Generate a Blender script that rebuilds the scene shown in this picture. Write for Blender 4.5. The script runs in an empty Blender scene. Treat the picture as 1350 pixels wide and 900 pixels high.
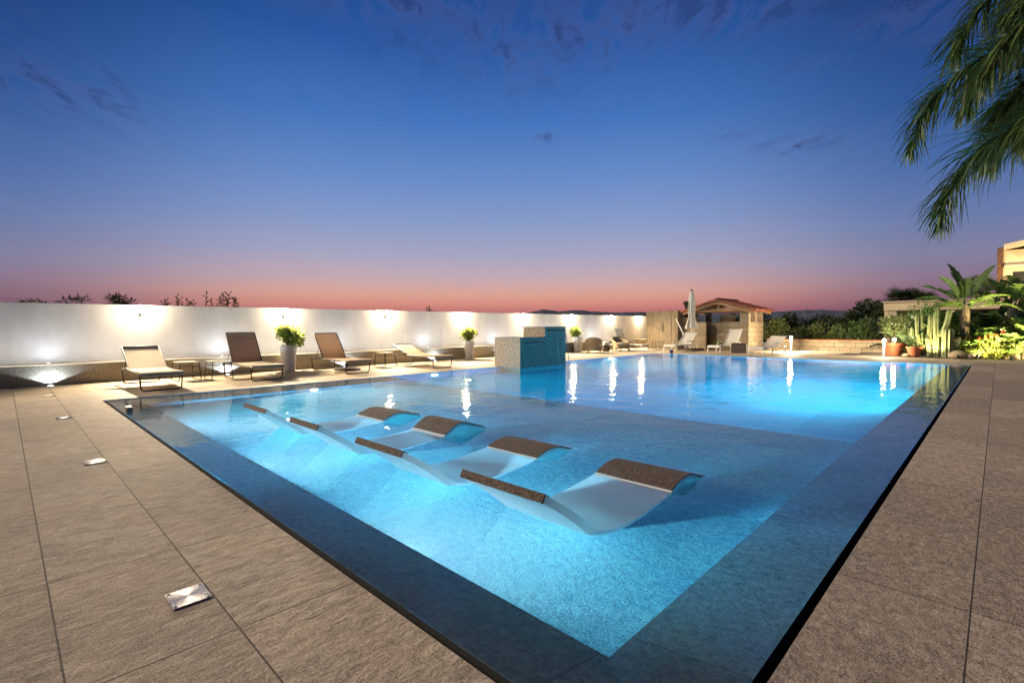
import bpy, bmesh, math, random
from mathutils import Vector, Matrix, Euler
random.seed(11)
R = math.radians
PI = math.pi
SC = bpy.context.scene
COL = SC.collection

# ------------------------------------------------------------------ mesh helpers
class MB:
    def __init__(s): s.v = []; s.f = []
    def add(s, vs, fs):
        o = len(s.v); s.v += [tuple(p) for p in vs]; s.f += [tuple(i + o for i in f) for f in fs]; return s
    def quad(s, *p): return s.add(p, [tuple(range(len(p)))])
    def box(s, x0, x1, y0, y1, z0, z1, M=None):
        v = [Vector((x, y, z)) for z in (z0, z1) for y in (y0, y1) for x in (x0, x1)]
        if M is not None: v = [M @ p for p in v]
        return s.add(v, [(0, 2, 3, 1), (4, 5, 7, 6), (0, 1, 5, 4), (2, 6, 7, 3), (0, 4, 6, 2), (1, 3, 7, 5)])
    def tube(s, pts, r, n=8, closed=False, flat=None):
        pts = [Vector(p) for p in pts]; m = len(pts)
        rs = r if isinstance(r, (list, tuple)) else [r] * m
        base = len(s.v); prev = None
        for i, p in enumerate(pts):
            if closed: t = pts[(i + 1) % m] - pts[i - 1]
            else: t = pts[min(i + 1, m - 1)] - pts[max(i - 1, 0)]
            t.normalize()
            if prev is None:
                a = Vector((0, 0, 1)) if abs(t.z) < .9 else Vector((1, 0, 0))
                u = t.cross(a).normalized()
            else:
                u = prev - t * prev.dot(t)
                u = u.normalized() if u.length > 1e-6 else t.orthogonal().normalized()
            prev = u; w = t.cross(u)
            for k in range(n):
                a = 2 * PI * k / n
                s.v.append(tuple(p + (u * math.cos(a) + w * math.sin(a)) * rs[i]))
        for i in range(m if closed else m - 1):
            j = (i + 1) % m
            for k in range(n):
                k2 = (k + 1) % n
                s.f.append((base + i * n + k, base + i * n + k2, base + j * n + k2, base + j * n + k))
        if not closed:
            s.f.append(tuple(base + k for k in reversed(range(n))))
            s.f.append(tuple(base + (m - 1) * n + k for k in range(n)))
        return s
    def lathe(s, prof, n=24, c=(0, 0, 0)):
        base = len(s.v)
        for r, z in prof:
            for k in range(n):
                a = 2 * PI * k / n
                s.v.append((c[0] + r * math.cos(a), c[1] + r * math.sin(a), c[2] + z))
        for i in range(len(prof) - 1):
            for k in range(n):
                k2 = (k + 1) % n
                s.f.append((base + i * n + k, base + i * n + k2, base + (i + 1) * n + k2, base + (i + 1) * n + k))
        s.f.append(tuple(base + k for k in reversed(range(n))))
        s.f.append(tuple(base + (len(prof) - 1) * n + k for k in range(n)))
        return s
    def sweep(s, poly, a0, a1, axis='x'):
        # closed 2D polygon extruded along one axis: 'x' poly=(y,z), 'y' poly=(x,z), 'z' poly=(x,y)
        n = len(poly); P = {'x': lambda p, a: (a, p[0], p[1]), 'y': lambda p, a: (p[0], a, p[1]), 'z': lambda p, a: (p[0], p[1], a)}[axis]
        vs = [P(p, a0) for p in poly] + [P(p, a1) for p in poly]
        fs = [(i, (i + 1) % n, n + (i + 1) % n, n + i) for i in range(n)] + [tuple(reversed(range(n))), tuple(range(n, 2 * n))]
        return s.add(vs, fs)
    def strip(s, top, bot, a0, a1, ns=1):
        # sheet with thickness from two matching (y,z) polylines, swept along x
        n = len(top); xs = [a0 + (a1 - a0) * i / ns for i in range(ns + 1)]
        base = len(s.v)
        for x in xs:
            for p in top: s.v.append((x, p[0], p[1]))
            for p in bot: s.v.append((x, p[0], p[1]))
        w = 2 * n
        for i in range(ns):
            a = base + i * w; b = a + w
            for k in range(n - 1):
                s.f.append((a + k, b + k, b + k + 1, a + k + 1))
                s.f.append((a + n + k, a + n + k + 1, b + n + k + 1, b + n + k))
            s.f.append((a, a + n, b + n, b)); s.f.append((a + n - 1, b + n - 1, b + 2 * n - 1, a + 2 * n - 1))
        for a, fl in ((base, 0), (base + ns * w, 1)):
            for k in range(n - 1):
                q = (a + k, a + k + 1, a + n + k + 1, a + n + k)
                s.f.append(tuple(reversed(q)) if fl else q)
        return s
    def ico(s, c, r, sub=2, jit=0.0, sc=(1, 1, 1)):
        bm = bmesh.new(); bmesh.ops.create_icosphere(bm, subdivisions=sub, radius=1.0)
        bm.verts.ensure_lookup_table()
        vs = []
        for v in bm.verts:
            k = r * (1 + random.uniform(-jit, jit)); vs.append((c[0] + v.co.x * k * sc[0], c[1] + v.co.y * k * sc[1], c[2] + v.co.z * k * sc[2]))
        fs = [tuple(v.index for v in f.verts) for f in bm.faces]; bm.free()
        return s.add(vs, fs)
    def build(s, name, m, parent=None, smooth=False, bevel=0.0, loc=None, fix=True):
        me = bpy.data.meshes.new(name); me.from_pydata(s.v, [], s.f); me.update()
        if fix or bevel:
            bm = bmesh.new(); bm.from_mesh(me)
            if fix: bmesh.ops.recalc_face_normals(bm, faces=bm.faces)
            if bevel:
                ed = [e for e in bm.edges if len(e.link_faces) == 2 and e.calc_face_angle(0) > .6]
                bmesh.ops.bevel(bm, geom=ed, offset=bevel, segments=2, affect='EDGES', profile=.6)
            bm.to_mesh(me); bm.free()
        if smooth:
            for p in me.polygons: p.use_smooth = True
            try: me.set_sharp_from_angle(angle=R(40))
            except Exception: pass
        for mm in (m if isinstance(m, list) else [m]): me.materials.append(mm)
        o = bpy.data.objects.new(name, me); COL.objects.link(o)
        if parent: o.parent = parent
        if loc: o.location = loc
        return o

def tag(o, label=None, cat=None, group=None, kind=None):
    if label: o['label'] = label
    if cat: o['category'] = cat
    if group: o['group'] = group
    if kind: o['kind'] = kind
    return o
def thing(name, label, cat, loc=(0, 0, 0), rz=0.0, group=None):
    o = bpy.data.objects.new(name, None); COL.objects.link(o)
    o.empty_display_size = .1; o.location = loc; o.rotation_euler = (0, 0, rz)
    return tag(o, label, cat, group)
def copy_tree(o, parent=None):
    c = o.copy(); COL.objects.link(c)
    if parent: c.parent = parent
    for ch in list(o.children): copy_tree(ch, c)
    return c
def rnd(a, b): return random.uniform(a, b)
def smooth_path(pts, n=6):
    pts = [Vector(p) for p in pts]; out = []
    for i in range(len(pts) - 1):
        p0 = pts[max(i - 1, 0)]; p1 = pts[i]; p2 = pts[i + 1]; p3 = pts[min(i + 2, len(pts) - 1)]
        for k in range(n):
            t = k / n
            out.append(.5 * ((2 * p1) + (-p0 + p2) * t + (2 * p0 - 5 * p1 + 4 * p2 - p3) * t * t + (-p0 + 3 * p1 - 3 * p2 + p3) * t ** 3))
    out.append(pts[-1]); return out
def fillet(pts, r=.05, n=4):
    pts = [Vector(p) for p in pts]; out = [pts[0]]
    for i in range(1, len(pts) - 1):
        a = (pts[i - 1] - pts[i]); b = (pts[i + 1] - pts[i]); rr = min(r, a.length * .45, b.length * .45)
        p = pts[i] + a.normalized() * rr; q = pts[i] + b.normalized() * rr
        for k in range(n + 1):
            t = k / n; out.append((1 - t) ** 2 * p + 2 * t * (1 - t) * pts[i] + t * t * q)
    out.append(pts[-1]); return out

# ------------------------------------------------------------------ materials
class NT:
    def __init__(s, nt): s.nt = nt
    def n(s, t, **kw):
        x = s.nt.nodes.new(t)
        for k, v in kw.items():
            if k.startswith('i_'):
                x.inputs[k[2:].replace('_', ' ')].default_value = v
            else: setattr(x, k, v)
        return x
    def l(s, a, b): s.nt.links.new(a, b); return b
    def m(s, op, a, b=None, c=None, clamp=False):
        x = s.n('ShaderNodeMath', operation=op); x.use_clamp = clamp
        for i, v in enumerate((a, b, c)):
            if v is None: continue
            if isinstance(v, (int, float)): x.inputs[i].default_value = v
            else: s.l(v, x.inputs[i])
        return x.outputs[0]
    def mix(s, fac, a, b, mode='MIX'):
        x = s.n('ShaderNodeMix', data_type='RGBA', blend_type=mode)
        for sock, v in ((x.inputs[0], fac), (x.inputs[6], a), (x.inputs[7], b)):
            if isinstance(v, (int, float)): sock.default_value = v
            elif isinstance(v, tuple): sock.default_value = (*v[:3], 1)
            else: s.l(v, sock)
        return x.outputs[2]
    def ramp(s, fac, stops, interp='LINEAR'):
        x = s.n('ShaderNodeValToRGB'); e = x.color_ramp.elements; x.color_ramp.interpolation = interp
        while len(e) < len(stops): e.new(.5)
        for el, (p, c) in zip(e, stops):
            el.position = p; el.color = (*c[:3], 1) if isinstance(c, tuple) else (c, c, c, 1)
        s.l(fac, x.inputs[0]); return x.outputs[0]
    def noise(s, vec, scale, detail=4, rough=.55, stretch=(1, 1, 1), dist=0.0):
        mp = s.n('ShaderNodeMapping'); mp.inputs['Scale'].default_value = stretch; s.l(vec, mp.inputs[0])
        x = s.n('ShaderNodeTexNoise'); x.inputs['Scale'].default_value = scale; x.inputs['Detail'].default_value = detail
        x.inputs['Roughness'].default_value = rough; x.inputs['Distortion'].default_value = dist
        s.l(mp.outputs[0], x.inputs['Vector']); return x.outputs['Fac']
def newmat(name):
    m = bpy.data.materials.new(name); m.use_nodes = True; nt = NT(m.node_tree)
    return m, nt, m.node_tree.nodes['Principled BSDF']
def srgb(r, g, b):
    f = lambda c: (c / 255 / 12.92) if c / 255 <= .04045 else ((c / 255 + .055) / 1.055) ** 2.4
    return (f(r), f(g), f(b))
def M(name, c, c2=None, rough=.6, metal=0, scale=6, bump=0, bscale=40, stretch=(1, 1, 1), detail=4, spec=.5, lo=.35, hi=.65, trans=0, dist=.01):
    m, t, b = newmat(name)
    tc = t.n('ShaderNodeTexCoord').outputs['Object']
    if c2 is not None:
        f = t.noise(tc, scale, detail, .6, stretch)
        t.l(t.ramp(f, [(lo, c), (hi, c2)]), b.inputs['Base Color'])
    else: b.inputs['Base Color'].default_value = (*c, 1)
    b.inputs['Roughness'].default_value = rough; b.inputs['Metallic'].default_value = metal
    b.inputs['Specular IOR Level'].default_value = spec
    if bump:
        bp = t.n('ShaderNodeBump'); bp.inputs['Strength'].default_value = bump; bp.inputs['Distance'].default_value = dist
        t.l(t.noise(tc, bscale, 5, .6, stretch), bp.inputs['Height']); t.l(bp.outputs[0], b.inputs['Normal'])
    if trans:
        tr = t.n('ShaderNodeBsdfTranslucent'); ms = t.n('ShaderNodeMixShader'); ms.inputs[0].default_value = trans
        if c2 is not None: t.l(b.inputs['Base Color'].links[0].from_socket, tr.inputs[0])
        else: tr.inputs[0].default_value = (*c, 1)
        t.l(b.outputs[0], ms.inputs[1]); t.l(tr.outputs[0], ms.inputs[2])
        t.l(ms.outputs[0], m.node_tree.nodes['Material Output'].inputs[0])
    return m
def emis(name, c, k):
    m, t, b = newmat(name)
    b.inputs['Base Color'].default_value = (.8, .8, .8, 1); b.inputs['Emission Color'].default_value = (*c, 1); b.inputs['Emission Strength'].default_value = k
    return m
def stone_paving(name, c, c2, stretch, bump, bs, px, py, ox, oy, jw, jcol, jx=True, jy=True, speck=0.0):
    m, t, b = newmat(name)
    tc = t.n('ShaderNodeTexCoord').outputs['Object']
    sp = t.n('ShaderNodeSeparateXYZ'); t.l(tc, sp.inputs[0])
    def cell(o, p, off):
        q = t.m('DIVIDE', t.m('SUBTRACT', o, off), p); return t.m('FLOOR', q), t.m('FRACT', q)
    cx, fx = cell(sp.outputs[0], px, ox); cy, fy = cell(sp.outputs[1], py, oy)
    def joint(fr, p):
        d = t.m('MULTIPLY', t.m('SUBTRACT', .5, t.m('ABSOLUTE', t.m('SUBTRACT', fr, .5))), p)
        return t.m('LESS_THAN', d, jw)
    J = None
    if jx: J = joint(fx, px)
    if jy:
        k = joint(fy, py); J = k if J is None else t.m('MAXIMUM', J, k)
    cmb = t.n('ShaderNodeCombineXYZ'); t.l(cx, cmb.inputs[0]); t.l(cy, cmb.inputs[1])
    wn = t.n('ShaderNodeTexWhiteNoise', noise_dimensions='2D'); t.l(cmb.outputs[0], wn.inputs['Vector'])
    # each slab has its own grain offset
    off = t.n('ShaderNodeVectorMath', operation='MULTIPLY_ADD'); t.l(wn.outputs['Color'], off.inputs[0]); off.inputs[1].default_value = (9, 9, 9); t.l(tc, off.inputs[2])
    v = off.outputs[0]
    n1 = t.noise(v, bs, 7, .68, stretch, .3); n2 = t.noise(v, 2.6, 4, .6); n3 = t.noise(v, bs * 5, 3, .7)
    col = t.ramp(n1, [(.30, c), (.68, c2)])
    col = t.mix(t.ramp(t.noise(tc, .9, 6, .65), [(.42, 0.0), (.66, .30)]), col, c)
    warm = t.mix(t.ramp(n2, [(.35, 0.0), (.75, .35)]), col, (c2[0] * 1.05, c2[1] * .88, c2[2] * .70))
    if speck:
        warm = t.mix(t.ramp(n3, [(.30, speck), (.52, 0.0)]), warm, (c[0] * .25, c[1] * .25, c[2] * .28))
        warm = t.mix(t.ramp(n3, [(.56, 0.0), (.74, speck * .8)]), warm, (c2[0] * 1.5, c2[1] * 1.45, c2[2] * 1.35))
    br = t.m('ADD', .82, t.m('MULTIPLY', wn.outputs['Value'], .34))
    hs = t.n('ShaderNodeHueSaturation'); t.l(br, hs.inputs['Value']); t.l(warm, hs.inputs['Color'])
    fin = t.mix(J, hs.outputs[0], jcol)
    t.l(fin, b.inputs['Base Color']); b.inputs['Roughness'].default_value = .72; b.inputs['Specular IOR Level'].default_value = .35
    hgt = t.m('SUBTRACT', t.m('ADD', t.m('MULTIPLY', n1, 1.0), t.m('MULTIPLY', n3, .25)), t.m('MULTIPLY', J, .5))
    bp = t.n('ShaderNodeBump'); bp.inputs['Strength'].default_value = bump; bp.inputs['Distance'].default_value = .013
    t.l(hgt, bp.inputs['Height']); t.l(bp.outputs[0], b.inputs['Normal'])
    return m

# paving
m_deck = stone_paving('riven_paving', (.16, .13, .10), (.50, .42, .325), (1.0, .42, 1), 1.0, 22, 1.03, .515, -3.18, .635, .0034, (.05, .04, .032), speck=.6)
m_deck_r = stone_paving('flamed_granite_paving', (.14, .115, .093), (.48, .405, .33), (1, 1, 1), 1.0, 22, 2.6, 1.03 * 2, -.063, 2.8 - 2.06, .0028, (.035, .03, .028), speck=.75)
m_deck_w = stone_paving('pale_paving', (.29, .24, .175), (.43, .365, .275), (1.0, .4, 1), .5, 22, .515, 1.03, -10.66, .12, .0025, (.14, .11, .085))
m_rim = stone_paving('pool_rim_stone', (.04, .065, .075), (.19, .245, .26), (1, 1, 1), 1.0, 24, 1.03, 1.03, -2.12, 2.8, .0025, (.05, .055, .06), speck=.5)
m_pool = stone_paving('pool_floor_stone', (.13, .25, .33), (.48, .61, .67), (1, 1, 1), .8, 17, 1.03, 1.03, -1.05, 1.6, .003, (.26, .33, .36), speck=.8)
m_deep = stone_paving('pool_deep_tile', (.12, .40, .46), (.26, .58, .64), (1, 1, 1), .25, 18, 1.03, 1.03, -1.05, 1.6, .003, (.22, .33, .38))
m_slot = M('slot_shade', (.012, .012, .013), rough=.9)
m_plaster = M('white_plaster', (.66, .65, .63), (.80, .79, .77), rough=.85, scale=1.6, bump=.25, bscale=40, detail=9, stretch=(1, 1, .35))
m_plinth = M('plinth_stone', (.22, .19, .135), (.44, .385, .28), rough=.8, scale=28, bump=.9, bscale=45, detail=8)
m_ledge = M('ledge_stone', (.45, .38, .28), (.55, .47, .36), rough=.7, scale=5, bump=.2)
m_granite = M('bush_hammered_granite', (.05, .043, .036), (.46, .38, .29), rough=.75, scale=22, bump=1.0, bscale=30, detail=8, lo=.33, hi=.66, dist=.03)
m_cope = M('dark_granite_cap', (.13, .12, .11), (.24, .22, .20), rough=.5, scale=60, bump=.2)
m_shell = M('white_shell', (.76, .78, .78), (.82, .83, .83), rough=.42, scale=3, trans=.32)
m_pad = M('brown_woven_pad', (.018, .013, .011), (.15, .105, .08), rough=.85, scale=60, bump=1.0, bscale=75, detail=5, lo=.36, hi=.66)
m_dark = M('bronze_metal', (.045, .036, .03), (.06, .048, .04), rough=.4, metal=.6, scale=8)
m_sling = M('taupe_mesh_fabric', (.66, .51, .37), (.76, .60, .45), rough=.8, scale=120, bump=.4, bscale=160, stretch=(1, 6, 1), trans=.6)
m_sling_shade = M('shaded_mesh_fabric', (.34, .245, .185), (.44, .325, .25), rough=.8, scale=120, bump=.4, bscale=160, stretch=(1, 6, 1), trans=.55)  # same taupe mesh, shade of the upright back put into a darker tone
m_cream = M('cream_lit_mesh', (.55, .48, .38), (.66, .585, .47), rough=.8, scale=120, bump=.4, bscale=160, stretch=(1, 6, 1), trans=.45)  # taupe mesh with lamp light put into a paler tone; also tables, cushions
m_walu = M('white_aluminium', (.72, .70, .67), rough=.35)
m_wsling = M('pale_mesh_fabric', (.55, .53, .49), (.64, .62, .575), rough=.8, scale=90, bump=.3, bscale=120, trans=.45)
m_pot = M('white_planter', (.78, .74, .68), (.82, .79, .73), rough=.5, scale=4)
m_soil = M('soil', (.03, .022, .016), (.06, .045, .03), rough=.95, scale=30, bump=.6)
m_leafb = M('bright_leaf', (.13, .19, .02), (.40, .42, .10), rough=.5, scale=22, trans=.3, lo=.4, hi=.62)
m_leaf = M('green_leaf', (.045, .10, .018), (.10, .17, .035), rough=.45, scale=14, trans=.25)
m_leafd = M('dark_leaf', (.016, .032, .012), (.045, .075, .022), rough=.6, scale=9, trans=.12)
m_hedge = M('hedge_leaf', (.06, .09, .022), (.17, .20, .055), rough=.5, scale=10, trans=.2)
m_palm = M('palm_leaf', (.04, .075, .018), (.11, .16, .045), rough=.45, scale=9, trans=.2)
m_banana = M('paddle_leaf', (.055, .10, .022), (.13, .20, .05), rough=.4, scale=7, stretch=(1, 1, 5), trans=.3)
m_cactus = M('cactus_skin', (.13, .17, .07), (.27, .29, .14), rough=.6, scale=9, bump=.3)
m_bark = M('bark', (.06, .045, .03), (.17, .125, .085), rough=.9, scale=12, bump=1.0, bscale=18, stretch=(1, 1, .4))
m_terra = M('terracotta', (.36, .115, .045), (.48, .165, .07), rough=.8, scale=7, bump=.2)
m_red = M('red_petal', (.45, .02, .015), (.6, .05, .03), rough=.5, scale=10)
m_rock = M('garden_rock', (.25, .19, .12), (.46, .37, .25), rough=.85, scale=7, bump=.8, bscale=14)
m_wood = M('weathered_boards', (.12, .09, .055), (.27, .205, .125), rough=.8, scale=7, bump=.5, bscale=22, stretch=(5, 5, .5))
m_beam = M('timber_beam', (.26, .13, .05), (.40, .22, .095), rough=.6, scale=8, stretch=(1, 1, 6), bump=.2)
m_tile = M('roof_tile', (.16, .045, .025), (.30, .095, .05), rough=.8, scale=9, bump=.5, bscale=12)
m_steel = M('brushed_steel', (.55, .545, .54), (.66, .655, .65), rough=.5, metal=.35, scale=40, stretch=(1, 12, 1))
def plate_mat():
    m, t, b = newmat('turned_steel')
    b.inputs['Base Color'].default_value = (.50, .50, .51, 1); b.inputs['Metallic'].default_value = .85; b.inputs['Roughness'].default_value = .42
    b.inputs['Anisotropic'].default_value = .85
    tg = t.n('ShaderNodeTangent'); tg.direction_type = 'RADIAL'; tg.axis = 'Z'; t.l(tg.outputs[0], b.inputs['Tangent'])
    tc = t.n('ShaderNodeTexCoord').outputs['Object']; sp = t.n('ShaderNodeSeparateXYZ'); t.l(tc, sp.inputs[0])
    r = t.m('SQRT', t.m('ADD', t.m('POWER', sp.outputs[0], 2.0), t.m('POWER', sp.outputs[1], 2.0)))
    g = t.m('SINE', t.m('MULTIPLY', r, 900.0)); bp = t.n('ShaderNodeBump'); bp.inputs['Strength'].default_value = .25; bp.inputs['Distance'].default_value = .001
    t.l(g, bp.inputs['Height']); t.l(bp.outputs[0], b.inputs['Normal'])
    return m
m_plate = plate_mat()
m_wicker = M('wicker', (.24, .175, .10), (.44, .34, .215), rough=.7, scale=55, bump=.9, bscale=60, stretch=(1, 1, 2.5))
m_dwick = M('dark_wicker', (.035, .025, .018), (.085, .06, .045), rough=.7, scale=55, bump=.9, bscale=60, stretch=(1, 1, 2.5))
m_canvas = M('parasol_canvas', (.52, .49, .42), (.64, .605, .53), rough=.85, scale=9, bump=.3, stretch=(3, 3, .6))
m_blk = M('black_rubber', (.02, .02, .02), rough=.6)
m_navy = M('navy_plastic', (.012, .016, .07), rough=.3)
m_brick = M('dark_brick', (.07, .035, .022), (.15, .07, .04), rough=.85, scale=9, bump=.5, bscale=14)
m_house = M('villa_render', (.56, .46, .31), (.62, .52, .365), rough=.85, scale=3, bump=.1)
m_ground = M('ground_soil', (.045, .05, .025), (.09, .085, .05), rough=.95, scale=.6, bump=.5, bscale=3)
m_hill = M('hazy_hill_scrub', (.05, .065, .10), (.075, .09, .13), rough=.95, scale=.004)  # distant haze put into the colour as a blue cast
m_warm = emis('lamp_glow_warm', (1.0, .80, .48), 30)
m_cool = emis('uplight_lens', (.82, .90, 1.0), 12)
m_pwht = emis('pool_lens', (.80, .95, 1.0), 25)
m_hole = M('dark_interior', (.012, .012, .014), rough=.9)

def block_mat(name, c, c2, bw, bh, mortar):
    m, t, b = newmat(name)
    tc = t.n('ShaderNodeTexCoord').outputs['Object']; sp = t.n('ShaderNodeSeparateXYZ'); t.l(tc, sp.inputs[0])
    cm = t.n('ShaderNodeCombineXYZ'); t.l(t.m('ADD', sp.outputs[0], sp.outputs[1]), cm.inputs[0]); t.l(sp.outputs[2], cm.inputs[1])
    br = t.n('ShaderNodeTexBrick'); t.l(cm.outputs[0], br.inputs['Vector'])
    for k, v in (('Scale', 1), ('Brick Width', bw), ('Row Height', bh), ('Mortar Size', .010), ('Mortar Smooth', .3)): br.inputs[k].default_value = v
    br.inputs['Color1'].default_value = (*c, 1); br.inputs['Color2'].default_value = (*c2, 1); br.inputs['Mortar'].default_value = (*mortar, 1)
    n = t.noise(tc, 22, 5, .6)
    t.l(t.mix(.7, br.outputs['Color'], t.ramp(n, [(.3, .45), (.7, 1.0)]), 'MULTIPLY'), b.inputs['Base Color'])
    b.inputs['Roughness'].default_value = .85
    bp = t.n('ShaderNodeBump'); bp.inputs['Strength'].default_value = .8; bp.inputs['Distance'].default_value = .02
    t.l(t.m('SUBTRACT', t.m('MULTIPLY', n, .6), br.outputs['Fac']), bp.inputs['Height']); t.l(bp.outputs[0], b.inputs['Normal'])
    return m
m_block = block_mat('split_face_block', (.36, .29, .19), (.50, .41, .28), .40, .20, (.20, .15, .10))
m_block2 = block_mat('hut_stone_block', (.30, .225, .14), (.40, .31, .20), .45, .22, (.24, .18, .12))

# water
def water_mat():
    m, t, b = newmat('pool_water'); nt = m.node_tree
    nt.nodes.remove(b); out = nt.nodes['Material Output']
    g = t.n('ShaderNodeBsdfGlass'); g.inputs['IOR'].default_value = 1.333; g.inputs['Roughness'].default_value = 0.0
    g.inputs['Color'].default_value = (1, 1, 1, 1)
    tc = t.n('ShaderNodeTexCoord').outputs['Object']
    sp = t.n('ShaderNodeSeparateXYZ'); t.l(tc, sp.inputs[0])
    n1 = t.noise(tc, 2.3, 3, .5, (1, 1, 1), .3); n2 = t.noise(tc, 7.5, 2, .5)
    # livelier towards the fountain, calm at the near corner
    dx = t.m('SUBTRACT', sp.outputs[0], -9.5); dy = t.m('SUBTRACT', sp.outputs[1], 11.8)
    d = t.m('SQRT', t.m('ADD', t.m('MULTIPLY', dx, dx), t.m('MULTIPLY', dy, dy)))
    amp = t.m('ADD', .10, t.m('MULTIPLY', t.m('POWER', t.m('SUBTRACT', 1.0, t.m('DIVIDE', d, 13.5), clamp=True), 1.0), .9))
    t.l(t.m('MULTIPLY', t.m('SUBTRACT', 1.0, t.m('DIVIDE', d, 11.0), clamp=True), .10), g.inputs['Roughness'])
    h = t.m('MULTIPLY', t.m('ADD', n1, t.m('MULTIPLY', n2, .22)), amp)
    bp = t.n('ShaderNodeBump'); bp.inputs['Strength'].default_value = 1.0; bp.inputs['Distance'].default_value = .022
    t.l(h, bp.inputs['Height']); t.l(bp.outputs[0], g.inputs['Normal'])
    va = t.n('ShaderNodeVolumeAbsorption'); va.inputs['Color'].default_value = (.03, .865, .97, 1); va.inputs['Density'].default_value = .85
    t.l(g.outputs[0], out.inputs['Surface']); t.l(va.outputs[0], out.inputs['Volume'])
    return m
m_water = water_mat()
def fall_mat():
    m, t, b = newmat('falling_water')
    b.inputs['Base Color'].default_value = (.8, .9, .95, 1); b.inputs['Roughness'].default_value = .15; b.inputs['IOR'].default_value = 1.33
    b.inputs['Transmission Weight'].default_value = .92
    return m
m_fall = fall_mat()
m_foam = M('white_water', (.42, .45, .46), rough=.3, trans=.5)

# ------------------------------------------------------------------ camera
H = 1.2
XV = (0.71531887, -0.01233, 0.69868918)  # filled below
import_f = 657.02
def cam_setup():
    vp1 = Vector((2. - 675, 433. - 450)); vp2 = Vector((1317. - 675, 427. - 450))
    f = math.sqrt(-(vp1.dot(vp2)))
    X = -Vector((vp1.x, vp1.y, f)).normalized(); Y = Vector((vp2.x, vp2.y, f)).normalized()
    Z = X.cross(Y)
    if Z.y > 0: Z = -Z
    right = Vector((X.x, Y.x, Z.x)); down = Vector((X.y, Y.y, Z.y)); fwd = Vector((X.z, Y.z, Z.z))
    m = Matrix((right, -down, -fwd)).transposed().to_4x4(); m.translation = Vector((0, 0, H))
    cd = bpy.data.cameras.new('camera'); cd.sensor_width = 36; cd.lens = f / 1350 * 36; cd.clip_end = 20000; cd.clip_start = .05
    c = bpy.data.objects.new('camera', cd); COL.objects.link(c); c.matrix_world = m; SC.camera = c
    return right, down, fwd, f
RIGHT, DOWN, FWD, FPX = cam_setup()
def ray(px, py): return RIGHT * (px - 675) + DOWN * (py - 450) + FWD * FPX   # used only to read directions off the photograph
def dir_ae(px, py):
    r = ray(px, py).normalized(); return math.atan2(r.x, r.y), math.asin(r.z)

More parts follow.
